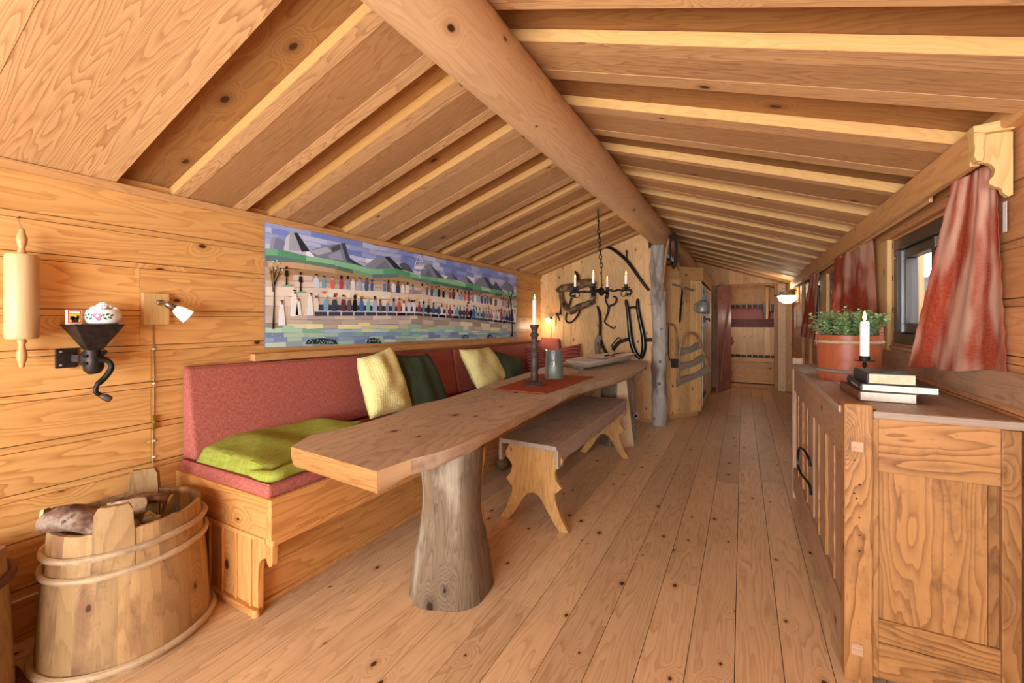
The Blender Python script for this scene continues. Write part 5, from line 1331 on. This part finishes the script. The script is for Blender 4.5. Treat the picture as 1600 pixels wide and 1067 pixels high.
b = MB(); pan(A_+dAB*.02, B_-dAB*.03, 0, .056, .02, -.012, tint=(.3, .3, 0)); pan(B_+Vector((-.02, .01, 0)), C_, 0, .056, .02, -.012, tint=(.3, .3, 0)); b.build('plinth', 'trim', t)
b = MB(); b.prism([(A_.x+.02, A_.y+.03), (B_.x-.02, B_.y+.01), (C_.x-.02, C_.y), (-.9, 7.5)], lambda x, y, z: (x, y, z), 1.70, 1.72); b.box((-.9, 7.47, 0), (C_.x-.01, 7.5, 1.72)); b.box((-.9, 5.1, 0), (-.88, 7.5, 1.72), (0, 0, 1)); b.build('carcass', 'gable', t)
b = MB(); b.box((-.46, 5.65, .056), (-.437, 5.73, 1.62), (0, 0, 1), (.4, .2, 0)); b.box((-.46, 7.32, .056), (-.43, 7.5, 1.62), (0, 0, 1), (.2, .3, 0)); b.build('door_post', 'gable', t)
b = MB(); b.box((-.458, 5.735, .09), (-.428, 7.31, 1.59), (0, 0, 1), (.5, 0, 0)); dr = b.build('door', 'cream', t, bevel=.003)
b = MB()
for y0_, y1_ in ((5.76, 6.1), (6.15, 6.5), (6.55, 6.9), (6.95, 7.28)): b.box((-.428, y0_, .30), (-.424, y1_, 1.5), (0, 0, 1), (.5, 0, 0))
b.build('door_panel', 'cream', dr)
b = MB()
for z in (1.50, .22):
    b.box((-.428, 5.74, z-.02), (-.418, 6.1, z+.02)); b.lathe([(0, 0), (.035, 0), (.03, .008), (0, .01)], (-.428, 5.78, z), 12, align((1, 0, 0)))
b.build('strap_hinge', 'iron', dr)
b = MB(); b.box((-.428, 5.80, 1.12), (-.40, 5.90, 1.20)); b.tube([(-.41, 5.84, 1.16), (-.36, 5.84, 1.165), (-.36, 5.84, 1.13)], .012, 8); b.build('latch', 'iron', dr)

# things hung on the angled panel; s along it, z up, o outwards
A0 = Vector((-.80, 5.17, 0))
def Q(s, z, o=.012): return A0+Vector((.6, .8, 0))*s+nAB*o+Vector((0, 0, z))
t = thing('hand_auger', 'black iron T-handled wood auger hanging on the cupboard panel', 'auger', Q(.25, 1.3))
b = MB(); b.tube([Q(.112, 1.56, .03), Q(.44, 1.50, .03)], .014, 8); b.build('cross_handle', 'oldgrey', t)
b = MB(); b.tube([Q(.265, 1.53, .03), Q(.235, 1.28, .03)], .010, 8)
for k in range(7):
    z = 1.27-.02*k; b.lathe([(0, 0), (.008, 0), (.018, .006), (.008, .013), (0, .013)], Q(.235-.002*k, z, .03), 12, align((.2, 0, 1)))
b.tube([Q(.235, 1.28, .03), Q(.222, 1.12, .03)], .008, 8); b.build('auger_shaft', 'black', t)
cq = Q(.548, 1.235, .065)
t = thing('oil_can', 'small grey tin oil can with spout hanging on the cupboard panel', 'oil can', cq)
lean = align((.1, .12, 1))
b = MB(); b.lathe([(0, 0), (.075, 0), (.078, .005), (.075, .115), (.07, .122), (.03, .15), (.026, .155), (0, .155)], cq, 26, lean); b.build('can_body', 'tin', t)
b = MB(); b.lathe([(.03, .15), (.018, .20), (.011, .26), (.007, .30), (0, .30)], cq, 14, align((.16, .18, 1))); b.build('spout', 'tin', t)
b = MB(); b.tube(spline([Q(.49, 1.35, .06), Q(.43, 1.335, .05), Q(.425, 1.27, .05), Q(.47, 1.25, .06)], 5), .005, 6); b.build('handle', 'tin', t)
t = thing('carrying_frame', 'old grey wooden pack frame with three slats hanging on the cupboard panel', 'pack frame', Q(.4, .7))
b = MB(); P = spline([Q(.182, .42, .045), Q(.185, .60, .045), Q(.20, .80, .05), Q(.26, .95, .055), Q(.36, 1.0, .06), Q(.46, .96, .055), Q(.53, .86, .05), Q(.60, .72, .045), Q(.67, .55, .045)], 6); b.tube(P, .0145, 8); b.build('bent_bow', 'barkstick', t)
for (s0_, z0_, s1_, z1_, w) in ((.18, .76, .53, .845, .075), (.19, .59, .59, .69, .08), (.16, .42, .71, .565, .075)):
    b = MB(); nseg = 12
    vs = []
    for i in range(nseg+1):
        k = i/nseg; s_ = s0_+(s1_-s0_)*k; z = z0_+(z1_-z0_)*k+.008*math.sin(k*9); hw = w/2*(1+.15*math.sin(k*7+s0_*9))
        for o, dz in ((.055, -hw), (.055, hw), (.033, hw), (.033, -hw)): vs.append(Q(s_, z+dz, o))
    fs = []; uvs = []
    for i in range(nseg):
        for k in range(4):
            j = (k+1) % 4; f = (i*4+k, i*4+j, i*4+4+j, i*4+4+k); fs.append(f); uvs.append([(i*.04, k*.05), (i*.04, k*.05+.05), (i*.04+.04, k*.05+.05), (i*.04+.04, k*.05)])
    fs += [(3, 2, 1, 0), (nseg*4, nseg*4+1, nseg*4+2, nseg*4+3)]; uvs += [[(0, 0), (.05, 0), (.05, .02), (0, .02)]]*2
    b.add(vs, fs, uvs, (R.random(), .2, 0)); b.build('slat', 'oldgrey', t, bevel=.003)
t = thing('curved_strap', 'dark bent wooden hook and strap hanging left of the pack frame', 'strap', Q(.1, .8))
b = MB(); b.tube(spline([Q(.03, 1.10, .03), Q(.12, 1.09, .04), Q(.15, 1.0, .04), Q(.165, .85, .04), Q(.17, .72, .03)], 5), .012, 8); b.build('bent_wood', 'barkstick', t)
b = MB(); b.tube(spline([Q(.05, 1.08, .03), Q(.05, .9, .025), Q(.06, .72, .025), Q(.13, .66, .03)], 5), .010, 8, flat=.5); b.box(Q(.10, .60, .02), Q(.18, .70, .05)); b.build('leather_strap', 'leather', t)

# ================================================================== RED-BROWN DOOR, INNER ROOM
P0, P1 = Vector((-.178, 8.17, 0)), Vector((-.350, 7.51, 0)); dd = (P1-P0).normalized(); nn = Vector((-dd.y, dd.x, 0)); LD = (P1-P0).length
if nn.x < 0: nn = -nn
dv = bpy.data.objects.new('door_1', None); COL.objects.link(dv); dv.location = P0; dv['_o'] = tuple(P0); struct(dv)
b = MB(); x = 0; jr = random.Random(2)
def DP(s, o, z): return P0+dd*s+nn*o+Vector((0, 0, z))
ws = [.17, .16, .18, LD-.51]
for w in ws:
    zt_ = 1.72
    top2 = [1.72 if x > .001 else 1.72, 1.72]
    b.hexa([DP(x+.001, -.015, .012), DP(x+w-.001, -.015, .012), DP(x+w-.001, .012, .012), DP(x+.001, .012, .012), DP(x+.001, -.015, zt_), DP(x+w-.001, -.015, zt_-(.0 if x+w < LD-.02 else .05)), DP(x+w-.001, .012, zt_-(.0 if x+w < LD-.02 else .05)), DP(x+.001, .012, zt_)], (0, 0, 1), (jr.random(), 0, 0)); x += w
b.build('plank_leaf', 'reddoor', dv, bevel=.002)
b = MB()
for z0_, z1_ in ((.18, .30), (1.47, 1.60)): b.hexa([DP(.03, .012, z0_), DP(LD-.12, .012, z0_), DP(LD-.12, .034, z0_), DP(.03, .034, z0_), DP(.03, .012, z1_), DP(LD-.12, .012, z1_), DP(LD-.12, .034, z1_), DP(.03, .034, z1_)], dd, (.4, 0, 0))
b.hexa([DP(LD-.22, .012, .30), DP(LD-.12, .012, .30), DP(LD-.12, .030, .30), DP(LD-.22, .030, .30), DP(.03, .012, 1.47), DP(.12, .012, 1.47), DP(.12, .030, 1.47), DP(.03, .030, 1.47)], (0, 0, 1), (.6, 0, 0)); b.build('ledge', 'reddoor', dv, bevel=.002)
t = thing('bunk_bed', 'built-in pine bunk bed with maroon rail seen through the far doorway', 'bunk bed', (.15, 9.4, 0))
b = MB()
vboards(b, -1.05, XR-.01, lambda q, d, z: (q, 9.2+d, z), 1.03, .50, pitch=(.085, .1), jit=random.Random(9)); b.build('knotty_panel', 'knotty', t)
b = MB(); b.box((-1.05, 9.17, 1.02), (XR-.01, 9.2, 1.17), (1, 0, 0)); b.build('bed_rail', 'maroon', t, bevel=.004)
b = MB(); b.box((-1.05, 8.82, .43), (XR-.01, 9.2, .455), (1, 0, 0)); b.box((-1.05, 8.80, .40), (XR-.01, 8.83, .47), (1, 0, 0)); b.build('lower_bench', 'wall', t, bevel=.003)
b = MB()
for z0_, z1_ in ((.02, .21), (.212, .40)): b.box((-1.05, 8.84, z0_), (XR-.01, 8.86, z1_), (1, 0, 0))
b.build('bench_front', 'wall', t)
b = MB(); b.box((-1.05, 9.2, 1.09), (XR-.01, 10.2, 1.12), (1, 0, 0)); b.box((.38, 9.18, 1.12), (.42, 9.22, 1.74), (0, 0, 1)); b.build('bed_base', 'wall', t)
cushion_block('bedspread', [(-1.0, 9.22, 1.12), (.36, 9.22, 1.12), (.36, 10.1, 1.12), (-1.0, 10.1, 1.12), (-1.0, 9.24, 1.38), (.34, 9.24, 1.38), (.34, 10.1, 1.40), (-1.0, 10.1, 1.40)], 'pink', 'pink striped bedspread over the bunk mattress in the far room', 'bedspread', rnd=.05)
cushion_block('bedspread', [(.44, 9.22, 1.12), (.64, 9.22, 1.12), (.64, 10.1, 1.12), (.44, 10.1, 1.12), (.44, 9.24, 1.30), (.64, 9.24, 1.30), (.64, 10.1, 1.32), (.44, 10.1, 1.32)], 'pink', 'narrow end of the pink bedding right of the bunk post', 'bedspread', rnd=.04)
pillow('cushion', [Vector((-.25, 8.9, .60)), Vector((-.13, 8.92, .73)), Vector((-.17, 8.98, .86)), Vector((-.36, 8.96, .78))], .09, 'redstripe', 'small striped cushion peeking out behind the red-brown door', None)
b = MB(); hboards(b, -9, 0, 0, [0, 1]) if False else None
b = MB(); vboards(b, -1.1, XR, lambda q, d, z: (q, 9.6+d, z), 1.95, 1.45, pitch=(.2, .25)); struct(b.build('wall_bunk', 'wall'))

# ================================================================== RIGHT WALL LAMP
lp = Vector((.60, 7.3, 1.47))
t = thing('wall_lamp', 'white half-bowl wall lamp with black bracket on the far right wall', 'lamp', lp)
b = MB(); b.box((XR-.016, 7.12, 1.40), (XR, 7.5, 1.68), (0, 0, 1), (.7, 0, 0)); b.build('mounting_board', 'pinpine', t)
b = MB(); b.lathe([(0, -.12), (.05, -.11), (.10, -.075), (.125, -.02), (.13, .0), (.122, .0), (.09, -.07), (.0, -.108)], lp+Vector((-.03, 0, .03)), 28); b.build('bowl_shade', 'opalon', t)
b = MB(); b.tube([lp+Vector((-.16*math.cos(a)-.03, .16*math.sin(a), .035)) for a in [q*PI/10-PI/2 for q in range(11)]], .006, 6); b.tube([lp+Vector((.09, 0, .10)), lp+Vector((.0, 0, .10)), lp+Vector((-.14, 0, .07))], .008, 6); b.lathe([(0, 0), (.03, 0), (.03, .05), (0, .05)], lp+Vector((-.10, 0, .04)), 14); b.build('iron_bracket', 'iron', t)
t = thing('window_edge_strip', 'narrow pale window edge standing upright on the far right wall', 'thermometer', (XR-.01, 7.6, .9))  # lit edge of a narrow window, its brightness painted as a white strip
b = MB(); b.box((XR-.012, 7.45, 1.02), (XR, 7.75, 1.36)); b.build('back_plate', 'side_front', t); b = MB(); b.box((XR-.016, 7.52, 1.04), (XR-.012, 7.62, 1.34)); b.build('edge_face', 'white', t)
# ================================================================== SIDEBOARD
SX0, SY0_, SY1_, SZ = .288, 1.715, 3.36, .866
t = thing('sideboard', 'old rustic pine sideboard with plank doors standing under the windows', 'sideboard', (.49, 2.5, 0))
def fpost(x0, y0, x1, y1, zt, tint): 
    b = MB(); b.box((x0, y0, 0), (x1, y1, zt), (0, 0, 1), tint); return b
fpost(SX0, SY0_, SX0+.073, SY0_+.06, .884, (.4, .2, 0)).build('corner_post', 'side_end', t, bevel=.006)
fpost(SX0-.003, SY1_-.06, SX0+.055, SY1_, .905, (.9, 0, 0)).build('corner_post', 'side_front', t, bevel=.005)
fpost(.645, SY0_+.004, .685, SY0_+.05, .84, (.2, .5, 0)).build('corner_post', 'side_end', t, bevel=.003)
fpost(.645, SY1_-.05, .685, SY1_-.003, .84, (.2, .5, 0)).build('corner_post', 'side_end', t, bevel=.003)
for z0, z1 in ((.733, .765), (.090, .125)):
    b = MB(); b.box((.305, SY0_-.003, z0), (.336, SY0_+.004, z1), (1, 0, 0), (.9, 0, 0)); b.build('tenon_end', 'side_front', t, bevel=.001)
for z in (.705, .63, .60, .585, .525, .47, .42):
    b = MB(); b.lathe([(0, 0), (.0028, 0), (.0022, .001), (0, .001)], (.325+.012*math.sin(z*60), SY0_-.0002, z), 8, align((0, -1, 0))); b.build('peg_hole', 'iron', t)
ye = SY0_+.012
b = MB(); b.box((SX0+.073, ye, .675), (.685, ye+.022, .842), (1, 0, 0), (.8, 0, 0)); b.box((SX0+.073, ye, .143), (.685, ye+.022, .213), (1, 0, 0), (.4, .2, 0)); b.box((SX0+.073, ye, .03), (.685, ye+.022, .140), (1, 0, 0), (.9, 0, 0))
b.box((SX0+.066, ye-.003, .03), (SX0+.088, ye+.02, .842), (0, 0, 1), (.7, 0, 0)); b.build('end_rail', 'side_end', t, bevel=.003)
b = MB(); b.box((SX0+.08, ye+.008, .213), (.622, ye+.02, .675), (0, 0, 1), (.6, .25, 0)); b.box((.624, ye+.010, .213), (.685, ye+.022, .675), (0, 0, 1), (.15, .6, 0)); b.build('end_panel', 'side_end', t, bevel=.001)
# the front (faces the room)
xf = SX0+.006
b = MB(); b.box((xf, SY0_+.06, .695), (xf+.024, SY1_-.055, .842), (0, 1, 0), (.3, .2, 0)); b.build('top_rail', 'side_front', t, bevel=.003)
b = MB(); b.box((xf-.004, SY0_+.055, .055), (xf+.024, SY1_-.055, .20), (0, 1, 0), (.4, .35, 0)); b.build('bottom_rail', 'side_front', t, bevel=.004)
b = MB(); b.box((xf+.02, SY0_+.05, .0), (xf+.032, SY1_-.05, .06), (0, 1, 0), (.1, .6, 0)); b.build('plinth_board', 'side_front', t)
ys = [SY0_+.06, 1.90, 1.925, 2.29, 2.315, 2.50, 2.71, 2.735, 2.95, SY1_-.06]
def dpanel(y0, y1, n_, lb):
    b = MB(); w = (y1-y0)/n_
    for i in range(n_):
        rec = .012 if i % 2 else .006
        b.box((xf+rec, y0+i*w+.0015, .20), (xf+.022, y0+(i+1)*w-.0015, .695), (0, 0, 1))
    d_ = b.build('door', 'side_front', t, bevel=.002)
    b = MB()
    for i in range(1, n_): b.box((xf+.001, y0+i*w-.010, .202), (xf+.012, y0+i*w+.008, .692), (0, 0, 1), (.9, 0, 0))
    b.build('cover_strip', 'side_end', d_, bevel=.001)
    return d_
dpanel(SY0_+.06, 2.50, 4, '')
d2 = dpanel(2.502, SY1_-.06, 4, '')
hb = [Vector(p) for p in ((xf+.002, 2.60, .462), (xf-.018, 2.60, .458), (xf-.034, 2.62, .435), (xf-.036, 2.62, .38), (xf-.034, 2.62, .335), (xf-.020, 2.60, .318), (xf+.0, 2.585, .315))]
b = MB(); y = 2.60
hp_ = spline([Vector(p) for p in ((xf-.002, 2.535, .435), (xf-.008, 2.55, .475), (xf-.022, 2.60, .497), (xf-.034, 2.66, .487), (xf-.038, 2.69, .44), (xf-.036, 2.68, .38), (xf-.024, 2.62, .358), (xf-.01, 2.55, .353), (xf-.002, 2.53, .33), (xf-.001, 2.53, .30))], 6)
b.tube(hp_, .0062, 8); b.build('iron_handle', 'black', d2)
b = MB()
bx = [SX0-.006, .37, .49, .60, .694]
for i in range(4):
    y0 = SY0_+.012 if i else SY0_+.062; y1 = SY1_+.01 if i else SY1_-.062
    b.box((bx[i]+.0007, y0, SZ-.024), (bx[i+1]-.0007, y1, SZ), (0, 1, 0), (R.random(), .2, 0))
b.box((SX0+.0735, SY0_+.004, SZ-.024), (.694, SY0_+.012, SZ-.001), (1, 0, 0), (.2, .7, 0))
b.build('worktop', 'side_top', t, bevel=.003)
b = MB(); b.box((SX0+.06, SY0_+.04, .05), (.68, SY1_-.04, .065)); b.box((.672, SY0_+.05, .06), (.68, SY1_-.05, .84), (0, 1, 0)); b.build('carcass_board', 'side_front', t)

# ================================================================== ON THE SIDEBOARD
pc = Vector((.447, 2.578, SZ+.0005)); pr_, ph = .122, .213
t = thing('potted_plant', 'leafy green potted plant in a red stained coopered bucket on the sideboard', 'plant', pc)
b = MB(); b.lathe([(pr_*.96, 0), (pr_*1.0, ph*.5), (pr_*1.03, ph), (pr_*1.03-.012, ph), (pr_*.9, ph-.03), (0, ph-.03)], pc, 104, staves=14, sy=1.08); b.lathe([(pr_*.96, .0), (0, .001)][::-1], pc, 40, sy=1.08); bk = b.build('bucket', 'planter', t)
for (z, th, m) in ((.045, .009, 'oldgrey'), (ph-.032, .0075, 'hoop')):
    pts = [pc+Vector(((pr_*(.965+.065*z/ph)+.002)*math.cos(a), (pr_*(.965+.065*z/ph)+.002)*1.08*math.sin(a), z)) for a in [q*2*PI/64 for q in range(64)]]
    b = MB(); b.tube(pts, th, 8, (.5, 0, 0), closed=True, up=(0, 0, 1)); b.build('hoop', m, t)
for a0 in (-.10, PI-.25):
    b = MB(); W = 6; vs = []
    for ri in (pr_*1.045, pr_*1.045-.014):
        for (z, dw) in ((ph-.05, 1), (ph+.01, 1), (ph+.016, .62), (ph+.045, .55), (ph+.055, .3)):
            for i in range(W+1): q = a0+(i/W-.5)*.42*dw; vs.append(pc+Vector((ri*math.cos(q), ri*1.08*math.sin(q), z)))
    fs = []; H_ = 5*(W+1)
    for l in range(4):
        for i in range(W):
            f = (l*(W+1)+i, l*(W+1)+i+1, (l+1)*(W+1)+i+1, (l+1)*(W+1)+i); fs += [f, tuple(k+H_ for k in f[::-1])]
        for e in (0, W): f = (l*(W+1)+e, (l+1)*(W+1)+e, (l+1)*(W+1)+e+H_, l*(W+1)+e+H_); fs.append(f if e == 0 else f[::-1])
    for i in range(W): fs.append((4*(W+1)+i, 4*(W+1)+i+1, 4*(W+1)+i+1+H_, 4*(W+1)+i+H_))
    b.add(vs, fs, [[(vs[k].z, vs[k].x+vs[k].y) for k in f] for f in fs], (.5, .3, 0)); b.build('handle_stave', 'planter', t)
b = MB(); b.lathe([(0, ph-.028), (pr_*.94, ph-.028), (pr_*.92, ph-.022), (0, ph-.015)], pc, 30, sy=1.08); b.build('soil', 'soil', t)['kind'] = 'stuff'
bs, bl_ = MB(), MB(); rp = random.Random(21)
for i in range(150):
    a = rp.random()*6.28; q = math.sqrt(rp.random())*pr_*.88
    base = pc+Vector((q*math.cos(a), q*math.sin(a), ph-.02)); out_ = q/pr_
    top = base+Vector((math.cos(a)*(.018+.055*out_*rp.random())+rp.uniform(-.02, .02), math.sin(a)*(.018+.06*out_*rp.random())+rp.uniform(-.02, .02), rp.uniform(.07, .155)*(1-.25*out_)))
    if top.x > .672: top.x = .672-rp.random()*.02
    mid = base.lerp(top, .5)+Vector((rp.uniform(-.008, .008), rp.uniform(-.008, .008), .006))
    bs.tube([base, mid, top], [.0016, .0013, .0008], 5)
    for k in range(15):
        u_ = .15+.85*k/14; p = (base.lerp(mid, u_*2) if u_ < .5 else mid.lerp(top, u_*2-1))
        aa = k*2.4+i; d = Vector((math.cos(aa), math.sin(aa), rp.uniform(.1, .9))).normalized(); w_ = d.cross(Vector((0, 0, 1))).normalized(); l = rp.uniform(.016, .026); n_ = w_.cross(d)
        if p.x+d.x*l > .69: continue
        ws_ = l*.3
        V = [p, p+d*l*.35+w_*ws_+n_*.001, p+d*l*.75+w_*ws_*.8, p+d*l-n_*.002, p+d*l*.75-w_*ws_*.8, p+d*l*.35-w_*ws_+n_*.001, p+d*l*.5-n_*.0015]
        bl_.add(V, [(0, 6, 1), (1, 6, 2), (2, 6, 3), (3, 6, 4), (4, 6, 5), (5, 6, 0)], [[(0, 0)]*3]*6, (rp.random(), 0, 0))
bs.build('stems', 'stem', t); lf = bl_.build('foliage', 'leaf', t); lf['kind'] = 'stuff'

def book(p, w, l, h, ang, cover, page, label, text=None):
    """p = near spine corner, spine runs away along the length"""
    t = thing('book', label, 'book', p, 'books stacked on the sideboard')
    Rz = Matrix.Rotation(ang, 4, 'Z'); T = Matrix.Translation(Vector(p)) @ Rz
    b = MB(); b.T = T; c = .0028
    b.box((0, 0, 0), (w, l, c)); b.box((0, 0, h-c), (w, l, h))
    K = 8; pr = [(-.0035*math.sin(PI*i/K), h*i/K) for i in range(K+1)]+[(.003, h), (.003, 0)]
    b.prism(pr, lambda x, z, y: (x, y, z), 0, l); b.build('cover', cover, t, bevel=.0006)
    b = MB(); b.T = T; b.box((.004, .004, c), (w-.005, l-.004, h-c)); b.build('pages', page, t)
    if text:
        b = MB(); b.T = T
        for (y0, y1, z0, z1) in text: b.add([(-.0047, y0, z0), (-.0047, y1, z0), (-.0047, y1, z1), (-.0047, y0, z1)], [(3, 2, 1, 0)], [[(0, 0)]*4], lin('#e4ded0')[:3])
        b.build('spine_title', 'paint', t)
b1 = Vector((.362, 1.905, SZ+.0005))
book(b1, .158, .275, .034, .03, 'bookbrn', 'pagew', 'brown leather-spined book at the bottom of the pile on the sideboard')
rb = random.Random(4); txt = []; yy = .03
while yy < .16:
    w = rb.uniform(.0035, .0065); txt += [(yy, yy+w*.35, .008, .017), (yy+w*.35, yy+w, .008 if rb.random() > .5 else .014, .0105 if rb.random() > .5 else .017)]; yy += w+.003+(.006 if rb.random() < .15 else 0)
b2 = b1+Vector((.006, .004, .0345))
book(b2, .205, .265, .026, -.03, 'bookblk', 'pagew', 'wide black book with pale spine lettering in the middle of the pile', txt)
b3 = b2+Vector((.018, -.002, .0265))
book(b3, .132, .185, .038, .02, 'bookblk', 'page', 'small thick dark book with yellowed pages on top of the pile')
cp = Vector((.462, 2.305, SZ)); 
cp = Vector((G(1351, 560, y=2.30).x, 2.30, SZ))
t = thing('candle_holder', 'small black iron candle holder with drip plate behind the books', 'candle holder', cp)
kk = 671/(-SN*cp.x+CS*cp.y); Z = lambda v: CH+(500-v)/kk
b = MB(); b.lathe([(0, 0), (.034, 0), (.034, .004), (.008, .008), (0, .01)], cp, 22); b.build('foot', 'iron', t)
b = MB(); b.lathe([(0, .005), (.006, .008), (.005, Z(573)-SZ), (.009, Z(570)-SZ), (.005, Z(566)-SZ), (0, Z(565)-SZ)], cp, 14); b.build('stem', 'iron', t)
b = MB(); b.lathe([(0, Z(565)-SZ), (.036, Z(565)-SZ+.003), (.036, Z(565)-SZ+.005), (.012, Z(565)-SZ+.004), (.018, Z(563)-SZ), (.0195, Z(556)-SZ), (.017, Z(556)-SZ), (.015, Z(562)-SZ), (0, Z(562)-SZ)], cp, 26); b.build('drip_plate', 'iron', t)
candle(Vector((cp.x, cp.y, Z(561.5))), .0165, Z(502)-Z(561.5), 'short thick white candle burning on the black holder behind the books', s=1.3)

# ================================================================== CURTAINS
def curtain(TL, TR, BR, BL, folds, amp, label, su=1., wave=.0, seed=0, gather=.5):
    b = MB(); TL, TR, BR, BL = map(Vector, (TL, TR, BR, BL))
    def fn(a, c):
        p = (TL*(1-a)+TR*a)*(1-c)+(BL*(1-a)+BR*a)*c
        n_ = (TR-TL).cross(BL-TL).normalized()
        if n_.x > 0: n_ = -n_
        ph_ = a*folds*2*PI+seed+.8*mnoise.noise(Vector((a*2, c*1.2, seed)))*2
        f = math.sin(ph_)*amp*(.55+.45*c)+.3*amp*math.sin(ph_*2.3+1)
        p = p+n_*(f+amp)
        if c == 1: p.z += .004*math.sin(a*9)
        if a in (0, 1): p.y += wave*math.sin(c*60)
        return p
    b.grid(fn, 90, 60, (.5, 0, 0), su=.62*su, sv=.62, thick=.0015)
    t = thing('curtain', label, 'curtain', tuple(BL), 'red curtains hanging from the pelmet')
    b.build('cloth', 'curtain', t); return t
curtain(G(1494, 284, x=.632), G(1562, 250, y=1.822), G(1584, 581, y=1.812), G(1425, 574, x=.628), 1.9, .008, 'large red linen curtain nearest the camera, hanging below the carved bracket', wave=.003, seed=.6)
curtain(G(1308, 402, x=.632), G(1366, 372, x=.655), G(1372, 520, x=.655), G(1300, 530, x=.632), 2.4, .010, 'middle red curtain, pale in patches, behind the potted plant', seed=2.)
curtain(G(1267, 428, x=.632), G(1283, 424, x=.65), G(1274, 530, x=.65), G(1250, 525, x=.632), 2.4, .010, 'farthest red curtain, with pale pink patches, by the last window', seed=4.)
b = MB(); b.grid(lambda a, c: Vector((.684, 1.800+a*.02, 1.50-c*.09-.0*a)), 3, 6, (.5, 0, 0), thick=.001); tag(b.build('curtain_lining', 'liner'), 'small strip of pale lining peeping out under the carved bracket', 'lining')
# carved bracket at the near end of the pelmet
t = thing('carved_bracket', 'carved light pine bracket closing the near end of the curtain pelmet', 'bracket', (.65, 1.79, 1.51))
def bp_(u, v): p = G(u, v, y=1.79); return (p.x, p.z)
ol = [(1533, 210), (1579, 208), (1579, 306), (1572, 309), (1563, 303), (1560, 296), (1551, 294), (1541, 289), (1543, 282), (1549, 276), (1551, 266), (1545, 259), (1533, 256), (1524, 258)]
b = MB(); b.prism([bp_(*p) for p in ol], lambda x, z, c: (x, c, z), 1.775, 1.795, grain=1, tint=(.6, 0, 0)); b.build('scroll_board', 'pinpine', t, bevel=.0015)
ol = [(1515, 213), (1533, 211), (1532, 224), (1530, 236), (1532, 246), (1528, 256), (1520, 256), (1515, 248), (1517, 236), (1515, 224)]
b = MB(); b.prism([bp_(*p) for p in ol], lambda x, z, c: (x, c, z), 1.762, 1.80, grain=1, tint=(.8, 0, 0)); b.build('scroll_end', 'pinpine', t, bevel=.002)
ol = [(1512, 204), (1586, 188), (1585, 200), (1574, 208), (1530, 214), (1513, 213)]
b = MB(); b.prism([bp_(*p) for p in ol], lambda x, z, c: (x, c, z), 1.755, 1.80, tint=(.7, .3, 0)); b.build('top_moulding', 'pinpine', t, bevel=.002)
# iron window catch
t = thing('wrought_ornament', 'little black wrought iron ornament hanging in the nearest window', 'ornament', (XR-.01, 2.42, 1.4))
b = MB(); c0 = Vector((XR+.012, 2.41, 1.43))
for k in range(4):
    a0 = k*1.57; b.tube([c0+Vector((0, (.008+.003*q)*math.cos(a0+q*.7), (.008+.003*q)*math.sin(a0+q*.7))) for q in range(8)], .002, 5)
b.build('scrolls', 'iron', t)
# ================================================================== CAMERA, LIGHT
cam = bpy.data.cameras.new('camera'); co = bpy.data.objects.new('camera', cam); COL.objects.link(co)
cam.sensor_width = 36; cam.lens = 671/1600*36; cam.clip_start = .02
cam.shift_y = -(500-533.5)/1600*-1
co.location = (0, 0, CH); co.rotation_euler = (PI/2, 0, TH)
bpy.context.scene.camera = co
def area(name, loc, rot, sx, sy, e, c=(1, 1, 1)):
    l = bpy.data.lights.new(name, 'AREA'); l.shape = 'RECTANGLE'; l.size = sx; l.size_y = sy; l.energy = e; l.color = c
    o = bpy.data.objects.new(name, l); COL.objects.link(o); o.location = loc; o.rotation_euler = rot; return o
# fill light through the added rear opening, daylight at the three side windows
area('rear_fill', ((RW[0]+RW[1])/2, YB-.8, .85), (PI/2+.30, 0, 0), 2.9, 1.6, 330, (.80, .91, 1))
for w, e in ((W1, 110), (W2, 150), (W3, 120)):
    area('side_daylight', (1.35, (w[0]+w[1])/2, 1.95), (0, math.radians(55), 0), .9, .9, e, (.80, .91, 1))
def point(name, loc, e, c, r=.03):
    l = bpy.data.lights.new(name, 'POINT'); l.energy = e; l.color = c; l.shadow_soft_size = r
    o = bpy.data.objects.new(name, l); COL.objects.link(o); o.location = loc; return o
# the lamps that are on: gable spotlight, right wall lamp, the candle flames; plus an unseen fill added in the far room
point('gable_spot_light', G(852, 510, y=YG-.16), 2., (1, .86, .66), .03)
point('wall_lamp_light', (.50, 7.25, 1.60), 4, (1, .86, .68), .06)
point('bunk_room_fill', (.1, 8.6, 1.2), 5, (1, .85, .7), .08)
for o in list(COL.objects):
    if o.name.split('.')[0] == 'candle' and 'inside' not in o.get('label', ''): point('candle_light', Vector(o.location)+Vector((0, 0, .13)), .5, (1, .7, .4), .01)
w = bpy.data.worlds.new('sky'); bpy.context.scene.world = w; w.use_nodes = True
w.node_tree.nodes['Background'].inputs[0].default_value = (.78, .89, 1, 1); w.node_tree.nodes['Background'].inputs[1].default_value = 2.0
vs = bpy.context.scene.view_settings
vs.view_transform = 'Standard'; vs.look = 'None'; vs.gamma = 1; vs.use_curve_mapping = False; vs.exposure = .12
